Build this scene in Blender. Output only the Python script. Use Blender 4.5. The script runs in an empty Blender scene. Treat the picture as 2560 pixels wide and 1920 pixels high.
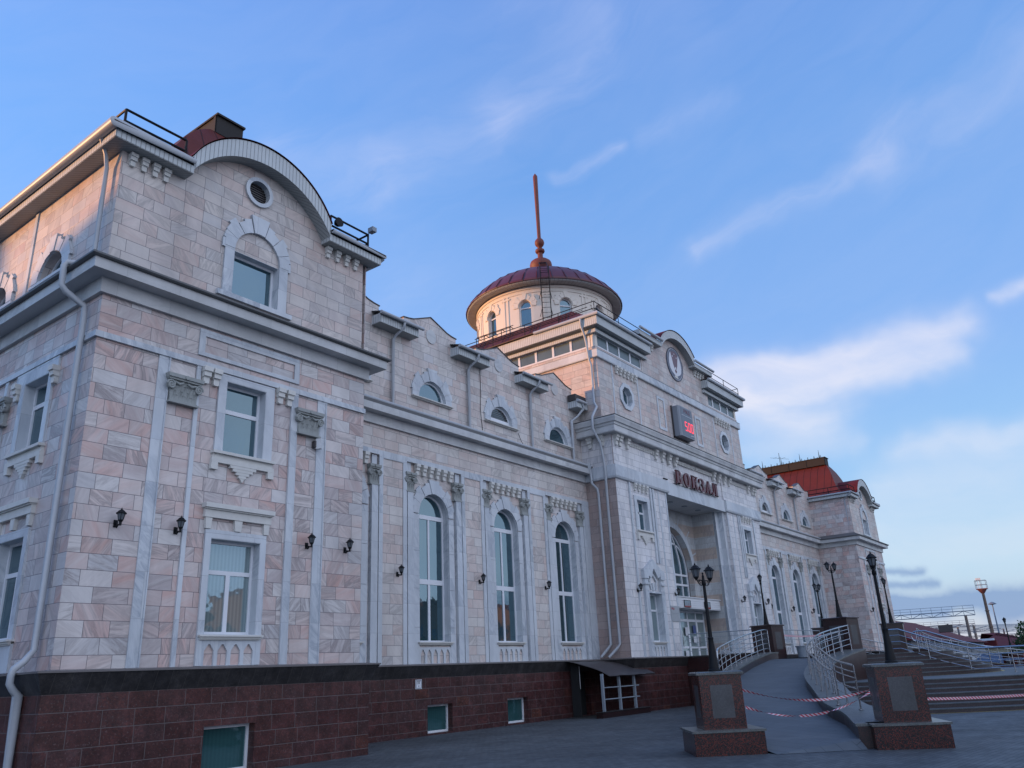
import bpy, bmesh, math, random
from mathutils import Vector, Matrix
from mathutils.geometry import tessellate_polygon
random.seed(7)
rad = math.radians
sc = bpy.context.scene
COL = sc.collection
# ---------------------------------------------------------------- camera
CAMZ = 1.6
yaw, pitch, roll = rad(53.7619), rad(19.7954), rad(-2.7943)
fwd = Vector((math.sin(yaw)*math.cos(pitch), math.cos(yaw)*math.cos(pitch), math.sin(pitch)))
rt0 = Vector((math.cos(yaw), -math.sin(yaw), 0)); up0 = rt0.cross(fwd)
rt = math.cos(roll)*rt0 + math.sin(roll)*up0; up = -math.sin(roll)*rt0 + math.cos(roll)*up0
cd = bpy.data.cameras.new('camera'); cam = bpy.data.objects.new('camera', cd); COL.objects.link(cam)
cam.matrix_world = Matrix(((rt.x, up.x, -fwd.x, 0), (rt.y, up.y, -fwd.y, 0), (rt.z, up.z, -fwd.z, CAMZ), (0, 0, 0, 1)))
cd.sensor_width = 36; cd.lens = 36*2021.4/2560; cd.clip_end = 5000; cd.clip_start = .05
sc.camera = cam
# ---------------------------------------------------------------- light
SUN_AZ, SUN_EL = rad(128), rad(5.0)
sdir = Vector((math.cos(SUN_AZ)*math.cos(SUN_EL), math.sin(SUN_AZ)*math.cos(SUN_EL), math.sin(SUN_EL)))
sd = bpy.data.lights.new('sun', 'SUN'); sd.energy = 5.0; sd.angle = rad(.5); sd.color = (1, .48, .19)
so = bpy.data.objects.new('sun', sd); COL.objects.link(so); so.rotation_euler = (-sdir).to_track_quat('-Z', 'Y').to_euler(); so.location = (0, 60, 60)
sc.view_settings.view_transform = 'Standard'; sc.view_settings.look = 'None'; sc.view_settings.gamma = 1; sc.view_settings.use_curve_mapping = False
sc.view_settings.exposure = 0.0

class NT:
    def __init__(s, nt): s.nt = nt; s.n = nt.nodes; s.l = nt.links
    def new(s, t, ins=None, **kw):
        n = s.n.new(t)
        for k, v in kw.items(): setattr(n, k, v)
        for k, v in (ins or {}).items():
            if isinstance(v, bpy.types.NodeSocket): s.l.new(v, n.inputs[k])
            else: n.inputs[k].default_value = v
        return n
    def m(s, op, a, b=None, c=None, clamp=False):
        n = s.n.new('ShaderNodeMath'); n.operation = op; n.use_clamp = clamp
        for i, v in enumerate((a, b, c)):
            if v is None: continue
            if isinstance(v, bpy.types.NodeSocket): s.l.new(v, n.inputs[i])
            else: n.inputs[i].default_value = v
        return n.outputs[0]
    def vm(s, op, a, b=None):
        n = s.n.new('ShaderNodeVectorMath'); n.operation = op
        for i, v in enumerate((a, b)):
            if v is None: continue
            if isinstance(v, bpy.types.NodeSocket): s.l.new(v, n.inputs[i])
            else: n.inputs[i].default_value = v
        return n.outputs[1] if op in ('DOT_PRODUCT', 'LENGTH') else n.outputs[0]
    def mix(s, f, a, b, bt='MIX'):
        n = s.n.new('ShaderNodeMix'); n.data_type = 'RGBA'; n.blend_type = bt
        for i, v in ((0, f), (6, a), (7, b)):
            if isinstance(v, bpy.types.NodeSocket): s.l.new(v, n.inputs[i])
            elif i == 0: n.inputs[0].default_value = v
            else: n.inputs[i].default_value = (*v, 1) if len(v) == 3 else v
        return n.outputs[2]
    def ramp(s, f, stops, interp='LINEAR'):
        n = s.n.new('ShaderNodeValToRGB'); cr = n.color_ramp; cr.interpolation = interp
        while len(cr.elements) > 1: cr.elements.remove(cr.elements[-1])
        for i, (p, c) in enumerate(stops):
            e = cr.elements[0] if i == 0 else cr.elements.new(p)
            e.position = p
            if not isinstance(c, (tuple, list)): c = (c, c, c)
            e.color = (*c, 1)
        s.l.new(f, n.inputs[0]); return n.outputs[0]
    def noise(s, vec, scale, detail=3, rough=.55, dist=0, out=0):
        n = s.new('ShaderNodeTexNoise', {'Scale': scale, 'Detail': detail, 'Roughness': rough, 'Distortion': dist})
        if vec is not None: s.l.new(vec, n.inputs['Vector'])
        return n.outputs[out]
    def sep(s, v): return s.new('ShaderNodeSeparateXYZ', {0: v}).outputs
    def comb(s, x, y, z): return s.new('ShaderNodeCombineXYZ', {0: x, 1: y, 2: z}).outputs[0]

# world: physical sky with thin clouds mixed into the sky colour by direction
w = bpy.data.worlds.new('World'); sc.world = w; w.use_nodes = True
W = NT(w.node_tree); W.n.clear()
sky = W.new('ShaderNodeTexSky', sky_type='NISHITA', sun_disc=False, sun_elevation=SUN_EL, sun_rotation=rad(90)-SUN_AZ, altitude=100, air_density=1.0, dust_density=.6, ozone_density=1.6)
gen = W.new('ShaderNodeTexCoord').outputs['Generated']
sx, sy, sz = W.sep(gen)[:3]
zc = W.m('MAXIMUM', sz, .03)
px = W.m('DIVIDE', sx, W.m('ADD', zc, .12)); py = W.m('DIVIDE', sy, W.m('ADD', zc, .12))
SKYMIX = True
az = W.m('MULTIPLY', W.m('ARCTAN2', sy, sx), 57.2958)
el = W.m('MULTIPLY', W.m('ARCSINE', sz), 57.2958)
# slow warp of the sky coordinates so that the wisps wander
wn = W.noise(gen, 5.0, 4, .6, 0, 1)
wx, wy, wz = W.sep(wn)[:3]
azw = W.m('ADD', az, W.m('MULTIPLY', W.m('SUBTRACT', wx, .5), 9)); elw = W.m('ADD', el, W.m('MULTIPLY', W.m('SUBTRACT', wy, .5), 5))
# streak noise: stretched along the wisp direction (rises towards the south)
sc_u = W.m('ADD', W.m('MULTIPLY', azw, .94), W.m('MULTIPLY', elw, -.34)); sc_v = W.m('ADD', W.m('MULTIPLY', azw, .34), W.m('MULTIPLY', elw, .94))
streak = W.noise(W.comb(W.m('MULTIPLY', sc_u, .05), W.m('MULTIPLY', sc_v, .22), 0), 1.6, 7, .62, .6)
streak = W.ramp(streak, [(.32, 0), (.72, 1)])
fluff = W.ramp(W.noise(W.comb(W.m('MULTIPLY', azw, .09), W.m('MULTIPLY', elw, .2), 3.3), 1.5, 7, .6, .3), [(.3, 0), (.7, 1)])
def cseg(a1, e1, a2, e2, wd, amp, tex, A=azw, E_=elw, tmin=.35):
    dx, dy = a2-a1, e2-e1; L2 = dx*dx+dy*dy+1e-6
    u = W.m('SUBTRACT', A, a1); v = W.m('SUBTRACT', E_, e1)
    t = W.m('DIVIDE', W.m('ADD', W.m('MULTIPLY', u, dx), W.m('MULTIPLY', v, dy)), L2, clamp=True)
    du = W.m('SUBTRACT', u, W.m('MULTIPLY', t, dx)); dv = W.m('SUBTRACT', v, W.m('MULTIPLY', t, dy))
    d2 = W.m('ADD', W.m('MULTIPLY', du, du), W.m('MULTIPLY', dv, dv))
    g = W.m('EXPONENT', W.m('MULTIPLY', d2, -1/(wd*wd)))
    tx = W.m('ADD', W.m('MULTIPLY', tex, 1-tmin), tmin)
    return W.m('MULTIPLY', W.m('MULTIPLY', g, tx), amp)
thin = None
for a in [(28, 43, 37, 38.5, 1.9, .34), (37, 38, 46, 34.5, 1.9, .22), (47, 34, 54, 35, 2.0, .28), (27, 35.6, 32.5, 34, .5, .42), (17, 37, 25, 36, .9, .18),
          (-4, 33.5, 8, 30.5, 1.9, .26), (8, 30.2, 21, 27.5, .75, .30), (20, 44, 34, 46, 3, .10), (36, 22, 45, 26, 3.5, .08)]:
    g = cseg(*a, streak); thin = g if thin is None else W.m('ADD', thin, g)
broad = W.m('MULTIPLY', streak, W.ramp(W.m('DIVIDE', el, 90), [(.05, 0), (.2, .05), (.45, .09), (.7, .04)]))
thin = W.m('ADD', thin, broad)
big = None
for a in [(22, 18.6, 6, 19.6, 1.1, .85), (22, 16.6, 8, 17.6, 1.1, .8), (23, 17.6, 15, 14.6, 1.5, .75), (3.5, 20.6, 0, 21.6, .5, .7), (10, 12.4, 0, 12.2, .9, .5), (11, 10, 0, 10.2, 1.7, .45), (19, 13.2, 13, 12.6, .8, .35), (-8, 20, -25, 24, 4, .6),(-20, 14, -70, 18, 5, .6), (12, 6.5, 0, 6.5, 2.2, .45)]:
    g = cseg(*a, fluff, tmin=.5); big = g if big is None else W.m('ADD', big, g)
dark = None
azl = W.m('ADD', az, W.m('MULTIPLY', W.m('SUBTRACT', wx, .5), 3)); ell = W.m('ADD', el, W.m('MULTIPLY', W.m('SUBTRACT', W.noise(gen, 22, 4, .6), .5), 1.0))
for a in [(13, 5.0, 10.2, 4.9, .26, .8), (13, 4.1, 9.6, 4.2, .26, .8), (13.5, 2.9, 4.0, 3.1, .62, 1.1), (13, 3.2, 10, 2.4, .5, .8), (7, 2.0, 2, 2.5, .7, .8), (-5, 3, -40, 4, 1.5, .8)]:
    g = cseg(*a, fluff, A=azl, E_=ell, tmin=.85); dark = g if dark is None else W.m('ADD', dark, g)
SKYS = 1.0
base = W.mix(1.0, sky.outputs[0], (SKYS, SKYS, SKYS), 'MULTIPLY')
# clear-sky gradient measured against height, blended with the physical sky
grad = W.ramp(W.m('DIVIDE', el, 90, clamp=True), [(0, (.68, .66, .76)), (.03, (.62, .74, .86)), (.06, (.50, .74, .95)), (.13, (.35, .62, .98)), (.22, (.27, .50, .96)), (.38, (.185, .41, .89)), (.55, (.165, .34, .82)), (1, (.12, .25, .68))])
# brighter low sky towards the hidden sun side
sd_ = W.vm('DOT_PRODUCT', gen, (sdir.x, sdir.y, sdir.z))
side = W.m('ADD', 1.0, W.m('MULTIPLY', W.m('MAXIMUM', sd_, 0), .35))
# added bright cloud in the unseen sky behind the camera, lifts the front walls
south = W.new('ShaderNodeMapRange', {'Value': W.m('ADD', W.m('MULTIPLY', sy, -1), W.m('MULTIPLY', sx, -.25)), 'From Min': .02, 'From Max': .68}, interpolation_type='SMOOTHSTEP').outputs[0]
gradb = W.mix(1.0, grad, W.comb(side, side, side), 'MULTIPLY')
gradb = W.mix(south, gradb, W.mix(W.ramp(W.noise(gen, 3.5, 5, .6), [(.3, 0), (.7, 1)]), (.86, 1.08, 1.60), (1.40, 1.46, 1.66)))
K_SKY = 10.0
gradb = W.vm('MULTIPLY', gradb, (K_SKY, K_SKY, K_SKY))
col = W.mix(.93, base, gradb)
ccol = W.vm('MULTIPLY', W.ramp(W.m('DIVIDE', el, 40, clamp=True), [(0, (.88, .80, .80)), (.2, (.80, .85, .94)), (.45, (.80, .82, .96)), (1, (.58, .66, .96))]), (K_SKY, K_SKY, K_SKY))
dcol = (.24*K_SKY, .37*K_SKY, .62*K_SKY)
col = W.mix(W.m('MINIMUM', thin, .8), col, ccol)
col = W.mix(W.m('MINIMUM', big, .92), col, ccol)
col = W.mix(W.m('MINIMUM', dark, .85), col, dcol)
# below the horizon: dull ground glow
col = W.mix(W.m('LESS_THAN', sz, -.01), col, (.10*K_SKY, .12*K_SKY, .15*K_SKY))
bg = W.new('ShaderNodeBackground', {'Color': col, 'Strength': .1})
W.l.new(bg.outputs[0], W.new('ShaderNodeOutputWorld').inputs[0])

# ---------------------------------------------------------------- materials
def mat(name):
    m = bpy.data.materials.new(name); m.use_nodes = True; N = NT(m.node_tree); N.n.clear()
    b = N.new('ShaderNodeBsdfPrincipled'); o = N.new('ShaderNodeOutputMaterial'); N.l.new(b.outputs[0], o.inputs[0])
    return m, N, b
def setb(N, b, **k):
    for kk, v in k.items():
        s = b.inputs[kk.replace('_', ' ')]
        if isinstance(v, bpy.types.NodeSocket): N.l.new(v, s)
        else: s.default_value = (*v, 1) if isinstance(v, (tuple, list)) and len(v) == 3 else v
def bump(N, b, h, st=.3, dist=.01):
    bn = N.new('ShaderNodeBump', {'Strength': st, 'Distance': dist, 'Height': h}); N.l.new(bn.outputs[0], b.inputs['Normal'])
def plain(name, c, rough=.6, metal=0, var=.12, sc_=2.5, bmp=0, spec=.5):
    m, N, b = mat(name)
    P = N.new('ShaderNodeNewGeometry').outputs['Position']
    f = N.noise(P, sc_, 5, .6); f2 = N.noise(P, sc_*11, 3, .6)
    t = N.m('ADD', N.m('MULTIPLY', f, .7), N.m('MULTIPLY', f2, .3))
    col = N.mix(t, tuple(x*(1-var*1.6) for x in c), tuple(min(1, x*(1+var*1.6)) for x in c))
    setb(N, b, Base_Color=col, Roughness=rough, Metallic=metal, Specular_IOR_Level=spec)
    if bmp: bump(N, b, f2, bmp, .01)
    return m
def wall_uv(N):
    g = N.new('ShaderNodeNewGeometry'); P = N.sep(g.outputs['Position']); n = N.sep(g.outputs['True Normal'])
    st = N.m('GREATER_THAN', N.m('ABSOLUTE', n[0]), N.m('ABSOLUTE', n[1]))
    u = N.m('ADD', N.m('MULTIPLY', P[0], N.m('SUBTRACT', 1, st)), N.m('MULTIPLY', P[1], st))
    return g, u, P[2], st
def tiles(name, h, wmin, wmax, stops, veinc, veinamt, z0=5.645, mort=(.13, .12, .13), mw=.0048, rough=.45, base_ang=0, ang_var=2.6, vscale=(1.3, 9), speck=None, stripe=None, spec=.5, cond=.06):
    m, N, b = mat(name)
    g, u, z, st = wall_uv(N)
    zz = N.m('DIVIDE', N.m('SUBTRACT', z, z0), h); row = N.m('FLOOR', zz); fz = N.m('FRACT', zz)
    r1 = N.new('ShaderNodeTexWhiteNoise', {'W': N.m('ADD', row, N.m('MULTIPLY', st, 31.7))}, noise_dimensions='1D')
    rc = N.sep(r1.outputs[1])
    wd = N.m('ADD', wmin, N.m('MULTIPLY', rc[0], wmax-wmin))
    uu = N.m('ADD', N.m('DIVIDE', u, wd), N.m('MULTIPLY', rc[1], 17.3)); 
    # irregular joint positions
    jit = N.new('ShaderNodeTexWhiteNoise', {'Vector': N.comb(N.m('FLOOR', uu), row, 5.0)}, noise_dimensions='3D')
    colid = N.m('FLOOR', uu); fu = N.m('FRACT', uu)
    jd = N.m('MULTIPLY', N.m('SUBTRACT', jit.outputs[0], .5), 0.0)
    wn = N.new('ShaderNodeTexWhiteNoise', {'Vector': N.comb(colid, row, N.m('MULTIPLY', st, 3.0))}, noise_dimensions='3D')
    rnd = N.sep(wn.outputs[1])
    du = N.m('MULTIPLY', N.m('MINIMUM', fu, N.m('SUBTRACT', 1, fu)), wd); dz = N.m('MULTIPLY', N.m('MINIMUM', fz, N.m('SUBTRACT', 1, fz)), h)
    e = N.m('MINIMUM', du, dz)
    mf = N.new('ShaderNodeMapRange', {'Value': e, 'From Min': mw*.5, 'From Max': mw*1.6, 'To Min': 1.0, 'To Max': 0.0}, interpolation_type='SMOOTHSTEP').outputs[0]
    tc = N.ramp(rnd[0], stops, 'LINEAR')
    vr = N.new('ShaderNodeVectorRotate', {'Vector': N.comb(u, z, 0), 'Angle': N.m('ADD', base_ang, N.m('MULTIPLY', N.m('SUBTRACT', rnd[1], .5), ang_var))}, rotation_type='Z_AXIS')
    vx = N.sep(vr.outputs[0])
    vv = N.comb(N.m('ADD', N.m('MULTIPLY', vx[0], vscale[0]), N.m('MULTIPLY', rnd[2], 91)), N.m('MULTIPLY', vx[1], vscale[1]), N.m('MULTIPLY', rnd[0], 37))
    v1 = N.noise(vv, .85, 8, .68, 1.1); v2 = N.noise(vv, .42, 4, .6, .6)
    vein = N.ramp(v1, [(.40, 0), (.50, .40), (.56, .95), (.60, .55), (.68, .85), (.8, .2)])
    cloud = N.ramp(v2, [(.38, 0), (.62, 1)])
    k = N.m('MULTIPLY', vein, N.m('MULTIPLY', veinamt, N.m('ADD', .22, N.m('MULTIPLY', N.m('MULTIPLY', rnd[2], rnd[2]), 1.5))), clamp=True)
    c1 = N.mix(N.m('MULTIPLY', cloud, .55), tc, stops[-2][1]); c1 = N.mix(k, c1, veinc)
    if speck: 
        P = g.outputs['Position']; sp = N.noise(P, speck[0], 4, .8); c1 = N.mix(N.ramp(sp, [(.40, 0), (.60, 1)]), c1, speck[1]); c1 = N.mix(1.0, c1, N.ramp(N.noise(P, 4.0, 6, .7), [(.30, .55), (.5, 1.0), (.68, 1.7)]), 'MULTIPLY'); c1 = N.mix(N.ramp(N.noise(P, 2.2, 5, .75), [(.58, 0), (.72, .45)]), c1, (.06, .055, .06)); c1 = N.mix(N.ramp(N.noise(P, speck[0]*.8, 2, .7), [(.60, 0), (.70, .8)]), c1, speck[2])
    if stripe:
        sr = N.m('MODULO', N.m('FLOOR', N.m('DIVIDE', N.m('SUBTRACT', z, 2.06), stripe[0])), 2); c1 = N.mix(N.m('GREATER_THAN', sr, .5), c1, N.mix(k, stripe[1], veinc))
    # broad weathering
    P = g.outputs['Position']
    wv = N.comb(N.m('MULTIPLY', u, 1.0), N.m('MULTIPLY', z, .25), 0)
    dirt = N.ramp(N.noise(wv, 1.1, 5, .62), [(.30, .78), (.70, 1.06)])
    c1 = N.mix(1.0, c1, dirt, 'MULTIPLY')
    c2 = N.mix(mf, c1, mort)
    setb(N, b, Base_Color=c2, Roughness=N.m('ADD', rough, N.m('MULTIPLY', N.m('SUBTRACT', rnd[1], .5), .12)), Specular_IOR_Level=spec)
    hh = N.m('ADD', N.m('SUBTRACT', 1, mf), N.m('ADD', N.m('MULTIPLY', rnd[2], .25), N.m('MULTIPLY', v1, cond*4)))
    bump(N, b, hh, .5, .004)
    return m
PK = [(0, (.53, .35, .31)), (.2, (.62, .43, .39)), (.36, (.55, .44, .42)), (.5, (.46, .41, .41)), (.64, (.62, .49, .45)), (.82, (.66, .63, .61)), (1, (.48, .48, .50))]
PH = [(0, (.56, .44, .40)), (.3, (.62, .52, .48)), (.55, (.57, .53, .51)), (.8, (.66, .62, .58)), (1, (.56, .55, .56))]
PU = [(0, (.53, .40, .36)), (.3, (.58, .47, .43)), (.55, (.50, .47, .46)), (.8, (.63, .57, .52)), (1, (.51, .50, .50))]
WH = [(0, (.70, .68, .67)), (.4, (.76, .74, .73)), (.7, (.68, .67, .68)), (1, (.79, .77, .76))]
M = {}
M['pink'] = tiles('pink marble tiles', .304, .42, .72, PK, (.26, .23, .23), .55)
M['hall'] = tiles('pale marble tiles', .304, .42, .70, PH, (.32, .30, .29), .5)
M['upper'] = tiles('grey pink marble tiles', .304, .40, .70, PU, (.30, .28, .27), .5)
M['white'] = tiles('white marble tiles', .304, .50, .62, WH, (.40, .42, .46), .6, base_ang=1.35, ang_var=.7, vscale=(1.0, 7), mort=(.16, .17, .19))
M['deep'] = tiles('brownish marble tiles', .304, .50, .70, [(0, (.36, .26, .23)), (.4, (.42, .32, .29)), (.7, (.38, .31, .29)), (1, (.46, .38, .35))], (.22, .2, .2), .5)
M['stripe'] = tiles('striped marble tiles', .304, .48, .60, [(0, (.46, .37, .31)), (.5, (.50, .42, .36)), (1, (.42, .34, .30))], (.28, .26, .26), .5, stripe=(.608, (.50, .53, .54)), base_ang=1.2, ang_var=.9, mort=(.25, .25, .26))
M['trim'] = tiles('pale trim marble', .9, 1.3, 1.9, [(0, (.54, .58, .62)), (.5, (.60, .64, .67)), (1, (.50, .55, .60))], (.33, .38, .44), .6, mort=(.33, .35, .38), mw=.003, base_ang=1.1, ang_var=1.0, vscale=(1.2, 4), z0=2.06)
M['cornice'] = tiles('cornice marble', 3.0, .8, 1.3, [(0, (.52, .54, .54)), (.5, (.58, .59, .59)), (1, (.50, .52, .54))], (.36, .38, .40), .5, mort=(.30, .32, .34), mw=.003, base_ang=0, ang_var=.6, vscale=(1.0, 4), z0=-1)
M['granite'] = tiles('red granite tiles', .30, .58, .62, [(0, (.060, .018, .018)), (.4, (.085, .026, .023)), (.7, (.066, .028, .030)), (.93, (.095, .032, .025)), (1, (.17, .055, .024))], (.03, .02, .02), .2, z0=1.65-1.5, mort=(.11, .095, .095), mw=.005, rough=.36, speck=(26, (.040, .018, .020), (.13, .085, .085)), spec=.4)
M['gdark'] = tiles('dark granite band', 1.2, .28, .34, [(0, (.030, .028, .028)), (.5, (.042, .038, .036)), (1, (.036, .034, .036))], (.06, .055, .05), .3, z0=1.2, mort=(.075, .07, .065), mw=.003, rough=.4, speck=(30, (.025, .024, .026), (.06, .055, .055)))
def granite_polished(name, c1, c2, c3, r=.22):
    m, N, b = mat(name); P = N.new('ShaderNodeNewGeometry').outputs['Position']
    v = N.new('ShaderNodeTexVoronoi', {'Vector': P, 'Scale': 70.0}).outputs[1]; vx = N.sep(v)[0]
    n2 = N.noise(P, 34, 3, .7); n3 = N.noise(P, 3, 3, .6)
    c = N.mix(N.ramp(N.m('ADD', N.m('MULTIPLY', vx, .5), N.m('MULTIPLY', n2, .5)), [(.50, 0), (.62, 1)]), c1, c2)
    c = N.mix(N.ramp(n2, [(.62, 0), (.70, .7)]), c, c3); c = N.mix(1.0, c, N.ramp(n3, [(.3, .75), (.7, 1.15)]), 'MULTIPLY')
    setb(N, b, Base_Color=c, Roughness=r); return m
M['gpol'] = granite_polished('polished red granite', (.010, .007, .009), (.10, .019, .013), (.12, .07, .055))
M['gpol2'] = granite_polished('polished dark red granite', (.014, .008, .009), (.045, .013, .012), (.06, .04, .036), .3)
M['gpanel'] = granite_polished('grey granite panel', (.045, .047, .052), (.062, .064, .068), (.09, .09, .09), .35)
M['cap'] = granite_polished('grey green cap stone', (.075, .085, .085), (.12, .13, .125), (.17, .17, .16), .3)
M['step'] = granite_polished('worn step stone', (.055, .068, .078), (.095, .108, .118), (.14, .14, .14), .6)
M['riser'] = granite_polished('dark riser stone', (.018, .014, .018), (.045, .028, .032), (.08, .07, .08), .5)
M['curb'] = granite_polished('grey curb stone', (.09, .10, .10), (.15, .16, .155), (.2, .2, .19), .45)
M['stone'] = plain('carved stone', (.30, .32, .31), .8, var=.16, sc_=8, bmp=.5)
M['bracket'] = plain('bracket stone', (.60, .60, .57), .75, var=.12, sc_=6, bmp=.3)
M['pvc'] = plain('white window frame', (.66, .69, .73), .35, var=.03)
M['alu'] = plain('painted light metal', (.60, .62, .64), .4, var=.05)
M['pipe'] = plain('white painted pipe', (.38, .41, .44), .42, var=.14, sc_=1.2)
M['plaster'] = plain('cream plaster', (.72, .66, .58), .85, var=.05, sc_=1.2, bmp=.15)
M['black'] = plain('black painted metal', (.007, .008, .010), .55, spec=.22, var=.2)
M['dkmetal'] = plain('dark sheet metal', (.045, .040, .042), .45, var=.3, sc_=1.5)
M['galv'] = plain('galvanised post paint', (.22, .26, .30), .45, var=.12)
M['chrome'] = plain('stainless rail', (.40, .42, .45), .25, metal=1, var=.05)
M['rust'] = plain('rust red spire paint', (.15, .035, .024), .6, var=.3, sc_=3)
M['flash'] = plain('grey flashing', (.10, .105, .11), .5, var=.2)
M['deck'] = plain('dark ridge boards', (.009, .007, .006), .7, var=.4, sc_=3)
M['lead'] = plain('ledge stone', (.13, .12, .12), .5, var=.2)
M['letter'] = plain('dark red letters', (.085, .006, .014), .35, var=.05)
M['clockface'] = plain('clock face', (.10, .13, .17), .35, var=.08)
M['clockbody'] = plain('clock body', (.20, .23, .27), .45, var=.05)
M['yellow'] = plain('yellow warning line', (.42, .33, .10), .7, var=.25)
M['concrete'] = plain('grey concrete', (.22, .23, .24), .8, var=.2, bmp=.3)
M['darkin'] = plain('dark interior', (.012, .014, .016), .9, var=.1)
M['blind'] = plain('white blinds', (.50, .50, .47), .8, var=.05)
def ribbed(name, c, per, rough=.5, axis=None, depth=.5):
    m, N, b = mat(name); g, u, z, st = wall_uv(N); P = N.sep(g.outputs['Position']); n = N.sep(g.outputs['True Normal'])
    hz = N.m('GREATER_THAN', N.m('ABSOLUTE', n[2]), .8)
    if axis == 'xy': u = N.m('ADD', P[0], P[1])
    f = N.m('FRACT', N.m('DIVIDE', N.m('ADD', u, 500.0), per)); e = N.m('MINIMUM', f, N.m('SUBTRACT', 1, f))
    gr = N.new('ShaderNodeMapRange', {'Value': e, 'From Min': .02, 'From Max': .13}).outputs[0]
    nz = N.noise(g.outputs['Position'], 1.5, 4, .6)
    cc = N.mix(1.0, c, N.ramp(nz, [(.3, .88), (.7, 1.06)]), 'MULTIPLY')
    cc = N.mix(gr, tuple(x*.42 for x in c), cc)
    setb(N, b, Base_Color=cc, Roughness=rough); bump(N, b, gr, depth, .01); return m
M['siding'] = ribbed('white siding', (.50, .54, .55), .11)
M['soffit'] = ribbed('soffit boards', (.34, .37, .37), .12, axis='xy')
def seamroof(name, c, per=.55):
    m, N, b = mat(name); g, u, z, st = wall_uv(N)
    f = N.m('FRACT', N.m('DIVIDE', N.m('ADD', u, 500.0), per)); e = N.m('MULTIPLY', N.m('MINIMUM', f, N.m('SUBTRACT', 1, f)), per)
    gr = N.new('ShaderNodeMapRange', {'Value': e, 'From Min': .008, 'From Max': .03}).outputs[0]
    nz = N.noise(g.outputs['Position'], 2, 5, .6); cc = N.mix(nz, tuple(x*.75 for x in c), tuple(x*1.25 for x in c)); cc = N.mix(gr, tuple(x*.35 for x in c), cc)
    setb(N, b, Base_Color=cc, Roughness=.55, Specular_IOR_Level=.25); bump(N, b, N.m('SUBTRACT', 1, gr), .8, .02); return m
M['roof'] = seamroof('red seam roof', (.105, .020, .014))
M['redmetal'] = plain('red sheet metal', (.10, .016, .018), .65, var=.2, spec=.15)
# glass: dark interior seen through a reflecting pane
def glassm(name, base, spec=1.0, rough=.03, ior=1.9, stripes=None, tint=(.62, .88, 1.0)):
    m, N, b = mat(name); P = N.new('ShaderNodeNewGeometry').outputs['Position']
    n = N.noise(P, 1.2, 3, .5)
    c = N.mix(n, tuple(x*.6 for x in base), tuple(x*1.5 for x in base))
    if stripes:
        f = N.m('FRACT', N.m('DIVIDE', N.m('ADD', N.sep(P)[0], N.sep(P)[1]), .09)); c = N.mix(N.ramp(f, [(0, .5), (.5, 1), (1, .5)]), c, stripes)
    setb(N, b, Base_Color=c, Roughness=rough, IOR=ior, Specular_IOR_Level=.5*spec, Specular_Tint=tint)
    bump(N, b, N.noise(P, 1.1, 3, .6), .09, .05); return m
M['glass'] = glassm('window glass', (.018, .042, .052), ior=2.7)
M['glassb'] = glassm('window glass with blinds', (.06, .09, .095), stripes=(.20, .25, .25), ior=2.4)
M['glassd'] = glassm('dark basement glass', (.02, .06, .065), stripes=(.03, .085, .09), ior=2.0)
M['glassf'] = glassm('frosted high glass', (.09, .12, .125), ior=1.6, rough=.25)
M['lampglass'] = glassm('lantern glass', (.10, .11, .12), ior=1.5, rough=.15)
def emis(name, c, st):
    m, N, b = mat(name); setb(N, b, Base_Color=(.02, .0, .0), Emission_Color=c, Emission_Strength=st); return m
M['led'] = emis('red led digits', (1, .06, .10), 1.6)
# paving
def paving():
    m, N, b = mat('small grey pavers'); g = N.new('ShaderNodeNewGeometry'); P = g.outputs['Position']
    vr = N.new('ShaderNodeVectorRotate', {'Vector': P, 'Angle': .12}, rotation_type='Z_AXIS').outputs[0]
    br = N.new('ShaderNodeTexBrick', {'Vector': vr, 'Scale': 1.0, 'Mortar Size': .008, 'Mortar Smooth': .3, 'Brick Width': .22, 'Row Height': .11, 'Color1': (.050, .060, .068, 1), 'Color2': (.085, .098, .106, 1), 'Mortar': (.020, .024, .028, 1)})
    big = N.ramp(N.noise(P, .35, 6, .65), [(.28, .60), (.5, .98), (.72, 1.35)]); st = N.ramp(N.noise(P, 2.5, 6, .7), [(.3, .85), (.7, 1.1)])
    c = N.mix(1.0, br.outputs[0], big, 'MULTIPLY'); c = N.mix(1.0, c, st, 'MULTIPLY')
    setb(N, b, Base_Color=c, Roughness=N.ramp(N.noise(P, 1.2, 4, .6), [(.3, .55), (.7, .8)]))
    bump(N, b, N.m('ADD', N.m('MULTIPLY', br.outputs[1], -1), N.noise(P, 60, 2, .6)), .35, .006); return m
M['paver'] = paving()
def rampm():
    m, N, b = mat('ramp slabs'); P = N.new('ShaderNodeNewGeometry').outputs['Position']
    br = N.new('ShaderNodeTexBrick', {'Vector': N.new('ShaderNodeVectorRotate', {'Vector': P, 'Angle': -1.15}, rotation_type='Z_AXIS').outputs[0], 'Scale': 1.0, 'Mortar Size': .006, 'Brick Width': 1.2, 'Row Height': .30, 'Color1': (.080, .097, .112, 1), 'Color2': (.098, .114, .128, 1), 'Mortar': (.04, .05, .056, 1)})
    c = N.mix(1.0, br.outputs[0], N.ramp(N.noise(P, 1.4, 6, .65), [(.3, .8), (.7, 1.12)]), 'MULTIPLY')
    setb(N, b, Base_Color=c, Roughness=.6); bump(N, b, N.noise(P, 40, 2, .6), .2, .004); return m
M['ramp'] = rampm()
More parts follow.
